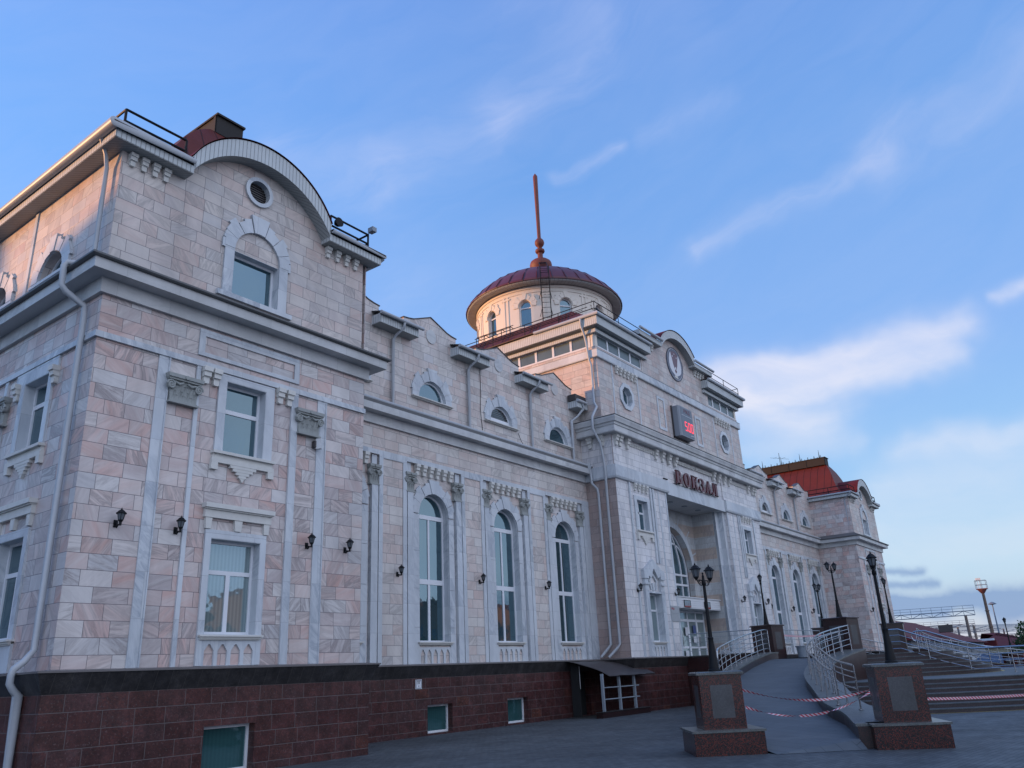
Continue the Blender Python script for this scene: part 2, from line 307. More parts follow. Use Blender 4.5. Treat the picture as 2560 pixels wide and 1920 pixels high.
def tape():
    m, N, b = mat('striped barrier tape'); uvn = N.new('ShaderNodeUVMap'); x, y, _ = N.sep(uvn.outputs[0])[:3]
    f = N.m('FRACT', N.m('ADD', N.m('MULTIPLY', x, 9.0), N.m('MULTIPLY', y, .8)))
    c = N.mix(N.m('GREATER_THAN', f, .5), (.62, .55, .60), (.45, .03, .06)); setb(N, b, Base_Color=c, Roughness=.4); return m
M['tape'] = tape()
# ---------------------------------------------------------------- mesh helpers
class MB:
    def __init__(s): s.v = []; s.f = []; s.uv = {}
    def add(s, vs, fs):
        n = len(s.v); s.v += [tuple(v) for v in vs]; s.f += [tuple(i+n for i in f) for f in fs]; return s
    def box(s, x0, x1, y0, y1, z0, z1):
        return s.add([(x0, y0, z0), (x1, y0, z0), (x1, y1, z0), (x0, y1, z0), (x0, y0, z1), (x1, y0, z1), (x1, y1, z1), (x0, y1, z1)],
                     [(3, 2, 1, 0), (4, 5, 6, 7), (0, 1, 5, 4), (1, 2, 6, 5), (2, 3, 7, 6), (3, 0, 4, 7)])
    def obox(s, c, ax, hx, hy, z0, z1, c2=None):          # box turned by ax about z
        ca, sa = math.cos(ax), math.sin(ax); o = []
        for (z, k) in ((z0, 1), (z1, 1 if c2 is None else c2)):
            for a, b in ((-1, -1), (1, -1), (1, 1), (-1, 1)):
                o.append((c[0]+a*hx*k*ca-b*hy*k*sa, c[1]+a*hx*k*sa+b*hy*k*ca, z))
        return s.add(o, [(3, 2, 1, 0), (4, 5, 6, 7), (0, 1, 5, 4), (1, 2, 6, 5), (2, 3, 7, 6), (3, 0, 4, 7)])
    def prism(s, fr, loop, d0, d1, holes=(), back=False):
        P = lambda p, d: fr3(fr, p[0], p[1], d)
        loops = [list(loop)]+[list(h) for h in holes]
        tri = tessellate_polygon([[Vector((p[0], p[1], 0)) for p in l] for l in loops])
        flat = [p for l in loops for p in l]
        s.add([P(p, d1) for p in flat], tri)
        if back: s.add([P(p, d0) for p in flat], tri)
        for l in loops:
            n = len(l); s.add([P(p, d0) for p in l]+[P(p, d1) for p in l], [(i, (i+1) % n, n+(i+1) % n, n+i) for i in range(n)])
        return s
    def tube(s, pts, r, n=8, caps=True, closed=False):
        pts = [Vector(p) for p in pts]; m = len(pts); base = len(s.v); vs = []; prev = None
        for i, p in enumerate(pts):
            if closed: t = pts[(i+1) % m]-pts[i-1]
            else: t = (pts[min(i+1, m-1)]-pts[max(i-1, 0)])
            t.normalize()
            if prev is None:
                a = Vector((0, 0, 1)) if abs(t.z) < .9 else Vector((1, 0, 0)); u = t.cross(a).normalized()
            else: u = (prev-t*prev.dot(t)).normalized()
            prev = u; w_ = t.cross(u); rr = r[i] if isinstance(r, (list, tuple)) else r
            k = 1.0
            if 0 < i < m-1:
                d1 = (pts[i]-pts[i-1]).normalized(); k = 1/max(.5, abs(d1.dot(t)))
            for j in range(n):
                a = 2*math.pi*j/n; vs.append(p+(u*math.cos(a)+w_*math.sin(a))*rr*(k if m > 2 else 1))
        fs = []
        for i in range(m-1 if not closed else m):
            for j in range(n): 
                i2 = (i+1) % m; fs.append((i*n+j, i*n+(j+1) % n, i2*n+(j+1) % n, i2*n+j))
        if caps and not closed: fs.append(tuple(range(n))); fs.append(tuple((m-1)*n+j for j in range(n)))
        return s.add(vs, fs)
    def lathe(s, c, prof, n=24, a0=0, a1=2*math.pi, flat=None):
        vs = []; full = abs(a1-a0-2*math.pi) < 1e-6; k = n if full else n+1
        for r, z in prof:
            for j in range(k): a = a0+(a1-a0)*j/n; vs.append((c[0]+r*math.cos(a), c[1]+r*math.sin(a), c[2]+z))
        fs = []
        for i in range(len(prof)-1):
            for j in range(n): fs.append((i*k+j, i*k+(j+1) % k, (i+1)*k+(j+1) % k, (i+1)*k+j))
        return s.add(vs, fs)
    def sweep(s, path, prof):                             # path: (x, y, ox, oy); prof: (outset, z)
        vs = [(x+ox*p, y+oy*p, z) for (x, y, ox, oy) in path for (p, z) in prof]; n = len(prof)
        fs = [(i*n+j, (i+1)*n+j, (i+1)*n+j+1, i*n+j+1) for i in range(len(path)-1) for j in range(n-1)]
        fs += [tuple(range(n)), tuple((len(path)-1)*n+j for j in range(n))]
        return s.add(vs, fs)
def fr3(fr, u, z, d):
    k, c = fr
    if k == 'F': return (u, c-d, z)
    if k == 'L': return (c-d, u, z)
    if k == 'R': return (c+d, u, z)
    cx, cy, R, a = c                                       # 'D': wrapped on a drum, u is arc length about angle a
    th = a+u/R; return (cx+(R+d)*math.cos(th), cy+(R+d)*math.sin(th), z)
def setp(o, label=None, cat=None, group=None, kind=None):
    for k, v in (('label', label), ('category', cat), ('group', group), ('kind', kind)):
        if v: o[k] = v
    return o
def build(name, mb, m, parent=None, smooth=False, org=None, **tags):
    me = bpy.data.meshes.new(name)
    off = Vector((0, 0, 0)) if org is None else Vector(org)
    wp = Vector((0, 0, 0))
    p = parent
    while p is not None: wp += p.location; p = p.parent
    me.from_pydata([Vector(v)-off-wp for v in mb.v], [], mb.f)
    bm = bmesh.new(); bm.from_mesh(me); bmesh.ops.remove_doubles(bm, verts=bm.verts, dist=1e-5); bmesh.ops.recalc_face_normals(bm, faces=bm.faces); bm.to_mesh(me); bm.free()
    me.materials.append(M[m] if isinstance(m, str) else m)
    if smooth:
        me.polygons.foreach_set('use_smooth', [True]*len(me.polygons))
        if smooth != 'all': me.set_sharp_from_angle(angle=rad(38))
    o = bpy.data.objects.new(name, me); COL.objects.link(o)
    if parent is not None: o.parent = parent
    o.location = off
    return setp(o, **tags)
def empty(name, loc, rz=0, **tags):
    o = bpy.data.objects.new(name, None); COL.objects.link(o); o.location = loc; o.rotation_euler.z = rz; o.empty_display_size = .3
    return setp(o, **tags)
KIDS = {}
def children(o): return [c for c in bpy.data.objects if c.parent == o]
def dup_tree(o, parent=None, kids=None):
    c = o.copy(); COL.objects.link(c)
    if parent is not None: c.parent = parent
    for ch in (kids[o.name] if kids and o.name in kids else ([] if kids is not None else children(o))): dup_tree(ch, c, kids)
    return c
def arc(cx, cz, r, a0, a1, n=16, ky=1): return [(cx+r*math.cos(a0+(a1-a0)*i/n), cz+ky*r*math.sin(a0+(a1-a0)*i/n)) for i in range(n+1)]
def rect(x0, x1, z0, z1): return [(x0, z0), (x1, z0), (x1, z1), (x0, z1)]
def archloop(cx, hw, z0, zs, n=20): return [(cx-hw, z0), (cx+hw, z0)]+arc(cx, zs, hw, 0, math.pi, n)
PI = math.pi
# ---------------------------------------------------------------- ground
g = MB(); g.add([(-900, -900, 0), (1500, -900, 0), (1500, 900, 0), (-900, 900, 0)], [(0, 1, 2, 3)])
build('ground', g, 'paver', kind='structure')
# ---------------------------------------------------------------- the station
XA = 38.45; YP, YH, YC, YU = 15.56, 18.30, 16.81, 17.24
A_, B_ = 7.11, 14.38
st = empty('railway_station', (XA, YC, 0), label='long marble clad railway station with domed centre, red roofs and a stone clock front', cat='station')
st['category'] = 'station'
MIR = []                                                   # parts repeated on the other half
def part(name, mb, m, parent=None, mir=True, smooth=False, org=None, **t):
    o = build(name, mb, m, parent or st, smooth, org, **t)
    if mir and (parent is None or parent is st): MIR.append(o)
    return o
def window(fr, hole, holearc, mull, sill=None, glass='glass', depth=.22, fw=.07, mir=True, arcade=None, blind=None):
    """hole: (u0,u1,z0,z1) rectangle, holearc: spring height when the head is round"""
    u0, u1, z0, z1 = hole; cu = (u0+u1)/2; hw = (u1-u0)/2
    lp = archloop(cu, hw, z0, holearc) if holearc else rect(u0, u1, z0, z1)
    ilp = archloop(cu, hw-fw, z0+fw, holearc) if holearc else rect(u0+fw, u1-fw, z0+fw, z1-fw)
    f = MB(); f.prism(fr, lp, -depth-.02, -depth+.04, holes=[ilp])
    for mm in mull:
        a, b, c, d = mm[:4]; f.prism(fr, rect(a, b, c, d), -depth-.015, -depth+(mm[4] if len(mm) > 4 else .03))
    w_ = part('window', f, 'pvc', mir=mir)
    gl = MB(); gl.prism(fr, [(p[0], p[1]) for p in ilp], -depth-.03, -depth+.004); build('pane', gl, glass, w_)
    if sill:
        s = MB(); a, b, c, d = sill; s.prism(fr, rect(a, b, d-.035, d), -.02, .15); s.prism(fr, rect(a+.03, b-.03, c+.025, d-.035), 0, .11); s.prism(fr, rect(a+.05, b-.05, c, c+.025), 0, .08); build('sill', s, 'bracket', w_)
    return w_
def voussoirs(mb, fr, cx, cz, r0, r1, n, steps=(.0, .09), key=(.16, .25, .5), d=.06, zb=None, legs=None, jag=True, gap=.006):
    ka = key[0]/r0*.55
    for sgn in (1, -1):
        a = PI/2-sgn*ka; end = 0 if sgn > 0 else PI
        for i in range(n):
            b = a+(end-a)*(1)/(n-i)*1.0
            ro = r1+(steps[i % len(steps)] if jag else 0); jo = .075 if jag else 0
            e = gap/r0*sgn
            a2, b2 = a-e*1, b+e*1
            lp = arc(cx, cz, r0, a2, b2, 4)+[(cx+ro*math.cos(b2), cz+ro*math.sin(b2)), (cx+(ro+jo*.2)*math.cos((a2+b2)/2), cz+(ro+jo*.2)*math.sin((a2+b2)/2)), (cx+(ro+jo)*math.cos((a2+b2)/2), cz+(ro+jo)*math.sin((a2+b2)/2)), (cx+(ro+jo)*math.cos(a2), cz+(ro+jo)*math.sin(a2))]
            mb.prism(fr, lp, 0, d+.008*((i+n) % 2)); a = b
    kz0 = cz+math.sqrt(max(0, r0*r0-(key[0]*.5)**2)); kz1 = cz+r0+key[2]
    mb.prism(fr, [(cx-key[0]*.5, kz0), (cx, cz+r0), (cx+key[0]*.5, kz0), (cx+key[1], kz1), (cx-key[1], kz1)], 0, d+.03)
    if legs:
        for sgn in (1, -1):
            z0, z1 = legs; zz = z1; first = True
            while zz > z0+.01:
                h = min(1.2, zz-z0); xo = r1+(0 if not jag else (.0 if first else 0)); xs = sorted((cx+sgn*r0, cx+sgn*xo)); mb.prism(fr, rect(xs[0], xs[1], zz-h+.005, zz-.004), 0, d); zz -= h; first = False
def bracket(fr_name='F'):
    m = MB(); w_ = .105
    m.box(-w_, w_, -.17, 0, -.11, 0); m.box(-w_*.95, w_*.95, -.14, 0, -.125, -.11); m.box(-w_*.86, w_*.86, -.135, 0, -.225, -.125)
    m.box(-w_*.86, w_*.86, -.10, 0, -.24, -.225); m.prism(('F', 0), [(-w_*.70, -.242), (w_*.70, -.242), (w_*.66, -.365), (w_*.5, -.39), (-w_*.5, -.39), (-w_*.66, -.365)], 0, .09)
    return m
BR = {}
def brackets(pos, y, z, s=1.0, rot=0, mir=True, name='bracket', label=None):
    key = round(s, 3)
    if key not in BR:
        m = bracket(); me = bpy.data.meshes.new('bracket'); me.from_pydata([(v[0]*s, v[1]*s, v[2]*s) for v in m.v], [], m.f); me.materials.append(M['bracket']); BR[key] = me
    for u in pos:
        o = bpy.data.objects.new(name, BR[key]); COL.objects.link(o); o.parent = st; o.rotation_euler.z = rot
        o.location = ((u, y, z) if rot == 0 else (y, u, z)); o.location.x -= XA; o.location.y -= YC
        if mir: MIR.append(o)
def capital_mb(w_, h, d=.12, seed=0):
    m = MB(); rnd = random.Random(seed)
    # abacus, bell, volutes, leaves, neck ring; origin at the bottom centre of the wall face
    hw = w_/2
    m.prism(('F', 0), [(-hw, h*.87), (hw, h*.87), (hw*1.04, h), (-hw*1.04, h)], 0, d+.03)
    m.prism(('F', 0), [(-hw*.93, h*.80), (hw*.93, h*.80), (hw, h*.87), (-hw, h*.87)], 0, d)
    m.prism(('F', 0), [(-hw*.76, h*.10), (hw*.76, h*.10), (hw*.80, h*.5), (hw*.9, h*.80), (-hw*.9, h*.80), (-hw*.80, h*.5)], 0, d*.62)
    m.prism(('F', 0), [(-hw*.86, 0), (hw*.86, 0), (hw*.86, h*.055), (-hw*.86, h*.055)], 0, d*.95); m.prism(('F', 0), [(-hw*.80, h*.055), (hw*.80, h*.055), (hw*.78, h*.10), (-hw*.78, h*.10)], 0, d*.8)
    for s in (-1, 1):                                      # volutes as spirals
        pts = []; r0 = h*.17
        for i in range(26):
            a = i/25*3.6*PI; r = r0*(1-i/25*.85); pts.append((s*(hw*.80+math.cos(a)*r*.9), -d*.95, h*.60+math.sin(a)*r))
        m.tube(pts, h*.032, 6)
        m.tube([(s*hw*.80, -d*.4, h*.60), (s*hw*.80, -d*.95, h*.60)], h*.13, 12)
        m.tube([(s*hw*.62, -d*.9, h*.73), (s*hw*.35, -d*.95, h*.66), (s*hw*.12, -d*.95, h*.74)], h*.035, 6)
    m.tube([(0, -d*.5, h*.93), (0, -d*1.35, h*.93)], h*.075, 8)
    for row, (z0, z1, k) in enumerate(((.10, .42, 4), (.30, .60, 3))):
        for i in range(k):
            cx = (i-(k-1)/2)*(2*hw*.78/k); lw = hw*.78/k*.95; dd = d*(.78+.12*row)
            vs = []
            for j in range(5):
                t = j/4; ww = lw*(1-.55*t*t); zz = h*(z0+(z1-z0)*t); yy = -dd*(.75+.35*t*t)
                vs += [(cx-ww, yy+.012, zz), (cx-ww*.45, yy-.008, zz-.006), (cx, yy+.004, zz), (cx+ww*.45, yy-.008, zz-.006), (cx+ww, yy+.012, zz)]
            m.add(vs, [(j*5+i2, j*5+i2+1, j*5+i2+6, j*5+i2+5) for j in range(4) for i2 in range(4)]); m.add([(cx-lw*.5, -dd*1.2, h*z1), (cx+lw*.5, -dd*1.2, h*z1), (cx+lw*.35, -dd*.7, h*(z1-.05)), (cx-lw*.35, -dd*.7, h*(z1-.05))], [(0, 1, 2, 3)])
    return m
CP = {}
def capital(fr, cu, z0, w_, h, d=.12, mir=True):
    key = (round(w_, 2), round(h, 2))
    if key not in CP:
        m = capital_mb(w_, h, d); me = bpy.data.meshes.new('capital'); me.from_pydata(m.v, [], m.f); me.materials.append(M['stone']); CP[key] = me
    o = bpy.data.objects.new('capital', CP[key]); COL.objects.link(o); o.parent = st
    p = fr3(fr, cu, z0, 0); o.location = (p[0]-XA, p[1]-YC, p[2]); o.rotation_euler.z = 0 if fr[0] == 'F' else -PI/2
    if mir: MIR.append(o)
def arcade(mb, fr, u0, u1, z0, z1, n, d=.05):
    w_ = (u1-u0)/n; holes = []
    for i in range(n):
        a, b = u0+i*w_+.045, u0+(i+1)*w_-.045; holes.append([(a, z0+.01), (b, z0+.01), (b, z1-.20), ((a+b)/2+.02, z1-.07), ((a+b)/2-.02, z1-.07), (a, z1-.20)])
    mb.prism(fr, rect(u0-.02, u1+.02, z0, z1), 0, d, holes)
# ---- left pavilion
FP, LP = ('F', YP), ('L', A_)
YB = 27.0                                                  # rear of the pavilions
path_lf = [(B_, YP, 1, -1), (A_, YP, -1, -1), (A_, YB, -1, 0)]
path_ret = [(B_, YH+.0, 1, 0), (B_, YP, 1, -1), (A_, YP, -1, -1), (A_, YB, -1, 0)]
m = MB(); m.prism(('F', YP), rect(A_-.177, B_+.155, 0, 1.65), -.4, .18, holes=[rect(10.12, 11.32, .03, .92)]); m.box(A_-.18, A_+.02, YP-.18+.002, YB, 0, 1.648); m.box(B_-.04, B_+.158, YP-.178, YH-.1, 0, 1.648)
part('plinth', m, 'granite')
m = MB(); m.sweep(path_ret, [(.14, 1.65), (.185, 1.65), (.35, 2.0), (.0, 2.0)]); part('plinth_cap', m, 'gdark')
m = MB(); m.sweep(path_ret, [(0, 2.002), (.37, 2.002), (.37, 2.035), (.02, 2.062)]); part('ledge', m, 'lead')
m = MB(); wu = (10.13, 11.21, 6.60, 8.25); wl = (10.03, 11.29, 2.68, 4.66)
m.prism(FP, rect(A_+.003, B_-.003, 2.0, 9.9), -.25, 0, holes=[rect(*wu), rect(*wl)])
sw = [(YP+2.0+i*2.75, ) for i in range(3)]; SWC = [17.93, 20.75, 23.55]
hs = [];
for c in SWC: hs += [rect(c-.56, c+.56, 6.55, 8.12), rect(c-.58, c+.58, 2.68, 4.64)]
m.prism(LP, rect(YP+.003, YB, 2.0, 9.9), -.25, 0, holes=hs)
m.box(B_-.02, B_, YP+.002, YH+.2, 2.0, 12.9)
part('wall', m, 'pink')
m = MB(); t_ = .028                                        # marble strips, frieze band, panel frame
for a, b, d in ((8.46, 8.69, .03), (9.36, 9.46, .045), (11.96, 12.13, .05), (12.79, 13.04, .03)):
    m = MB(); m.prism(FP, rect(a, b, 2.06, 8.43), 0, d)
    if a != 9.36: m.prism(FP, rect(b, b+.026, 2.06, 8.42), 0, .055)
    part('marble_strip', m, 'trim')
m = MB()
m.prism(FP, rect(A_-.03, B_+.01, 8.43, 8.56), 0, .06); m.box(A_-.062, A_, YP-.058, YB, 8.432, 8.558)
part('frieze_band', m, 'trim'); m = MB(); m.prism(FP, rect(9.36, 12.17, 8.70, 9.34), 0, .035, holes=[rect(9.51, 12.02, 8.79, 9.18)]); part('panel_frame', m, 'trim')
for a in (rect(17.0, 18.95, 8.18, 8.425), rect(19.4, 19.55, 2.06, 8.42), rect(22.1, 22.3, 2.06, 8.42)): m = MB(); m.prism(LP, a, 0, .045); part('marble_strip', m, 'trim')
def surround(fr, u0, u1, z0, z1, hole, d=.05, dd=.25, mir=True, legs_to=None, low=None):
    m = MB(); m.prism(fr, rect(u0, u1, z0, z1), 0, d, holes=[rect(*hole)]+([rect(*low)] if low else []))
    h = hole; 
    m.prism(fr, rect(h[0]-.001, h[1]+.001, h[2]-.001, h[3]+.001), -dd, d-.006, holes=[rect(h[0]+.012, h[1]-.012, h[2]+.004, h[3]-.012)])
    part('window_surround', m, 'trim', mir=mir)
surround(FP, 9.93, 11.45, 6.58, 8.40, wu); surround(FP, 9.89, 11.44, 2.07, 4.84, wl, low=(10.01, 11.32, 2.075, 2.56))
window(FP, wu, None, [(10.13, 11.21, 7.56, 7.66)], None)
window(FP, wl, None, [(10.03, 11.29, 3.93, 4.02), (10.62, 10.72, 2.68, 3.93)], (9.90, 11.44, 2.57, 2.67), glass='glassb')
def sillset(fr, c, hw, z, mir=True, zt=None):
    m = MB(); m.prism(fr, rect(c-hw, c+hw, z-.06, z), 0, .14); m.prism(fr, rect(c-hw+.03, c+hw-.03, z-.16, z-.06), 0, .07); m.prism(fr, rect(c-hw, c+hw, z-.26, z-.16), 0, .09)
    for s in (-1, 1): a = sorted((c+s*hw, c+s*(hw-.16))); m.prism(fr, rect(a[0], a[1], z-.42, z-.262), 0, .09)
    for i, w_ in enumerate((.34, .26, .17, .10)): m.prism(fr, rect(c-w_, c+w_, z-.33-.065*i, z-.262-.065*i), 0, .085-.006*i)
    m.prism(fr, [(c-.07, z-.525), (c, z-.62), (c+.07, z-.525)], 0, .06)
    part('sill_apron', m, 'bracket', mir=mir)
sillset(FP, 10.69, .82, 6.57)
def hood(fr, c, hw, z0, m):
    m.prism(fr, rect(c-hw, c+hw, z0+.20, z0+.30), 0, .17); m.prism(fr, rect(c-hw+.03, c+hw-.03, z0+.17, z0+.20), 0, .13); m.prism(fr, rect(c-hw+.04, c+hw-.04, z0, z0+.17), 0, .09)
    for u, w_ in ((c-hw+.15, .08), (c, .1), (c+hw-.15, .08)): m.prism(fr, [(u-w_, z0-.002), (u+w_, z0-.002), (u+w_*.75, z0-.24), (u-w_*.75, z0-.24)], 0, .075)
m = MB(); hood(FP, 10.67, .89, 5.09, m); part('window_hood', m, 'bracket')
for c in SWC: m = MB(); hood(LP, c, .85, 5.07, m); part('window_hood', m, 'bracket')
m = MB(); arcade(m, FP, 10.03, 11.30, 2.062, 2.56, 4, .045); part('arcade_panel', m, 'trim')
capital(FP, 9.06, 7.41, .82, .64, .15); capital(FP, 12.48, 7.41, .82, .64, .15); capital(LP, 19.48, 7.33, .62, .66, .14); capital(LP, 22.2, 7.33, .62, .66, .14)
brackets((9.58, 9.83, 11.60, 11.87), YP, 8.43, .98)
for c in SWC:
    brackets((c-.85, c+.88), A_, 8.18, .98, rot=-PI/2)
    surround(LP, c-.75, c+.75, 6.5, 8.18, (c-.56, c+.56, 6.55, 8.12)); surround(LP, c-.75, c+.75, 2.07, 4.80, (c-.58, c+.58, 2.68, 4.64))
    window(LP, (c-.56, c+.56, 6.55, 8.12), None, [(c-.56, c+.56, 7.56, 7.66)]); window(LP, (c-.58, c+.58, 2.68, 4.64), None, [(c-.58, c+.58, 3.93, 4.02), (c-.05, c+.05, 2.68, 3.93)], (c-.78, c+.78, 2.57, 2.67))
    sillset(LP, c, .8, 6.52)
window(('F', YP-.12), (10.12, 11.32, .03, .92), None, [], None, glass='glassd', depth=.18, fw=.06)
# cornice at mid height
CO = [(0, 9.40), (.09, 9.40), (.10, 9.72), (.10, 9.725), (.43, 9.725), (.44, 9.95), (0, 9.952)]
m = MB(); m.sweep(path_ret, CO); part('cornice', m, 'cornice')
m = MB(); m.sweep(path_ret, [(.3, 9.953), (.50, 9.953), (.53, 9.98), (.53, 10.02), (.44, 10.03), (.02, 10.28), (.0, 10.0)]); part('flashing', m, 'flash')
# upper storey front with the rounded gable
BU = 14.26; UC = 10.67
HW, AR, AZ = 2.05, 2.40, 11.79
def gable(fr, x0, x1, z0, zt, cx, R, cz, hw, holes, d0=-.25):
    a = math.acos(hw/R); lp = [(x0, z0), (x1, z0), (x1, zt), (cx+hw, zt)]+arc(cx, cz, R, a, PI-a, 24)+[(cx-hw, zt), (x0, zt)]
    m = MB(); m.prism(fr, lp, d0, 0, holes); return m
uw = (10.05, 11.37, 10.46, 11.64)
rnd_ = [(UC-.03+.31*math.cos(i*PI/12), 13.54+.31*math.sin(i*PI/12)) for i in range(24)]
m = gable(FP, A_+.003, BU-.004, 9.9, 12.95, UC, AR, AZ, HW, [rect(*uw), rnd_])
LUC = [c+.25 for c in SWC]
m.prism(LP, rect(YP+.003, YB, 9.9, 12.95), -.25, 0, holes=[archloop(c, .60, 10.70, 10.72) for c in LUC])
m.box(BU-.3, BU-.001, YP+.003, YB, 9.9, 12.949)
part('wall', m, 'upper')
m = MB(); m.prism(FP, rect(uw[0]-.26, uw[0], 10.46, 11.62), 0, .055); m.prism(FP, rect(uw[1], uw[1]+.26, 10.46, 11.62), 0, .055)
m.prism(FP, rect(uw[0]-.34, uw[0], 11.622, 11.86), 0, .058); m.prism(FP, rect(uw[1], uw[1]+.34, 11.622, 11.86), 0, .058)
voussoirs(m, FP, 10.71, 11.66, .66, .90, 3, steps=(.06, .13, .04), key=(.30, .27, .47)); m.prism(FP, rect(9.66, 11.80, 10.33, 10.455), 0, .085)
m.prism(FP, rect(uw[0]-.001, uw[1]+.001, uw[2]-.001, uw[3]+.001), -.25, .001, holes=[rect(uw[0]+.01, uw[1]-.01, uw[2]+.004, uw[3]-.01)])
part('window_surround', m, 'trim'); m = MB()
m.prism(FP, [(UC-.03+.41*math.cos(i*PI/16), 13.54+.41*math.sin(i*PI/16)) for i in range(32)], -.2, .06, holes=[[(UC-.03+.305*math.cos(i*PI/16), 13.54+.305*math.sin(i*PI/16)) for i in range(32)]])
part('round_window_ring', m, 'trim')
for c in LUC: m = MB(); voussoirs(m, LP, c, 10.72, .60, .88, 3, steps=(.0, .08, .02), key=(.18, .18, .42)); m.prism(LP, rect(c-.95, c+.95, 10.62, 10.695), 0, .08); part('lunette_surround', m, 'trim')
m = MB(); m.prism(LP, rect(19.42, 19.56, 10.3, 12.90), 0, .03); part('marble_strip', m, 'trim')
window(FP, uw, None, [], None, glass='glass')
for c in LUC: window(LP, (c-.60, c+.60, 10.70, 11.3), 10.72, [], None)
m = MB()
for i in range(9): zz = 13.27+i*.065; m.box(UC-.33, UC+.27, YP+.10, YP+.16, zz, zz+.03)
part('louvre', m, 'dkmetal')
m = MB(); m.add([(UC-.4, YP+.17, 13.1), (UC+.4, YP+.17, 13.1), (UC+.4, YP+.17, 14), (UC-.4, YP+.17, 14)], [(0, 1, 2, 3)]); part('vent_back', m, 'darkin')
brackets([7.34+.265*i for i in range(4)]+[12.93+.33*i for i in range(4)], YP, 12.90, .80)
# eaves of siding and soffit boards
EA = [(0, 12.93), (.36, 12.93), (.365, 13.12), (0, 13.13)]
pl_ = [(UC-HW, YP, 0, -1), (A_, YP, -1, -1), (A_, YB, -1, 0)]; pr_ = [(BU, YB, 1, 0), (BU, YP, 1, -1), (UC+HW, YP, 0, -1)]
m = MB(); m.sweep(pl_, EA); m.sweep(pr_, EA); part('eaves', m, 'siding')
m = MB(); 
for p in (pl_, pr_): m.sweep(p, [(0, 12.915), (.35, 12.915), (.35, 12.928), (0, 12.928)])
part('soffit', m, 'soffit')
def gut(pts, r=.06): m = MB(); m.tube(pts, r, 10); return m
m = gut([(UC-HW-.02, YP-.44, 13.20), (A_-.44, YP-.44, 13.20), (A_-.44, YB, 13.20)]); m.tube([(BU+.44, YB, 13.2), (BU+.44, YP-.44, 13.20), (UC+HW+.02, YP-.44, 13.20)], .062, 10)
part('gutter', m, 'pipe', smooth=True)
def archfascia(cx, R1, c1, R2, c2, hw, y0, y1, zlo, name='arched_fascia', mir=True):
    n = 40; m = MB(); a1 = math.acos(min(1, hw/R1)); a2 = math.acos(min(1, (hw+.03)/R2))
    lo = arc(cx, c1, R1, PI-a1, a1, n); hi = arc(cx, c2, R2, PI-a2, a2, n)
    vs = []
    for p, q in zip(lo, hi): vs += [(p[0], y0, p[1]), (q[0], y0, q[1]), (p[0], y1, p[1]), (q[0], y1, q[1])]
    fr = [(4*i, 4*i+4, 4*i+5, 4*i+1) for i in range(n)]
    m.add(vs, fr+[(0, 1, 3, 2), (4*n, 4*n+1, 4*n+3, 4*n+2)]); f_ = part(name, m, 'siding', mir=mir)
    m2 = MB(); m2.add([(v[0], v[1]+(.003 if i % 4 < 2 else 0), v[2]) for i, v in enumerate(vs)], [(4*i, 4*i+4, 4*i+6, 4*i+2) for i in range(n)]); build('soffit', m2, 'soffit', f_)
    m3 = MB(); rr = arc(cx, c2+.02, R2+.015, PI-a2, a2, n); vs = []
    for q in rr: vs += [(q[0], y0-.04, q[1]), (q[0], y1+4.2, q[1])]
    m3.add(vs, [(2*i, 2*i+2, 2*i+3, 2*i+1) for i in range(n)]); part('barrel_roof', m3, 'redmetal', mir=mir, smooth=True)
archfascia(UC, 2.40, 11.79, 2.33, 12.36, 2.05, YP-.37, YP+.01, 12.9)
m = MB()
for p in (pl_, pr_): m.sweep(p, [(.0, 13.135), (.46, 13.20), (.47, 13.235), (.0, 13.22)])
part('roof_edge', m, 'dkmetal')
# mansard roof with dark boxed ridge
def mans(x0, x1, y0, y1, hx, yt0, yt1, prof, mir=True, name='roof'):
    m = MB(); cx = (x0+x1)/2; vs = []
    for t, z in prof:
        a = [(x0+(cx-hx-x0)*t, y0+(yt0-y0)*t), (x1+(cx+hx-x1)*t, y0+(yt0-y0)*t), (x1+(cx+hx-x1)*t, y1+(yt1-y1)*t), (x0+(cx-hx-x0)*t, y1+(yt1-y1)*t)]
        vs += [(p[0], p[1], z) for p in a]
    n = len(prof); fs = [(4*i+j, 4*i+(j+1) % 4, 4*i+4+(j+1) % 4, 4*i+4+j) for i in range(n-1) for j in range(4)]+[(4*n-4, 4*n-3, 4*n-2, 4*n-1)]
    m.add(vs, fs); return part(name, m, 'roof', mir=mir)
mans(A_-.42, BU+.42, YP+.02, YB+.3, .36, 17.55, 25.2, [(0, 13.14), (.12, 13.22), (.28, 13.42), (.42, 13.75), (.54, 14.20), (.64, 14.75), (.73, 15.30), (.83, 15.78), (.93, 16.12), (1.0, 16.32)])
m = MB(); UC0 = UC; UC = 10.88; m.box(UC-.42, UC+.42, 17.50, 25.2, 16.28, 16.84); m.box(UC-.46, UC+.46, 17.44, 25.26, 16.84, 16.90)
for i in range(6):
    for s in (-1, 1): m.box(UC+s*.42-.03, UC+s*.42+.03, 17.54+i*1.45, 17.64+i*1.45, 16.25, 16.845)
part('ridge_box', m, 'deck')
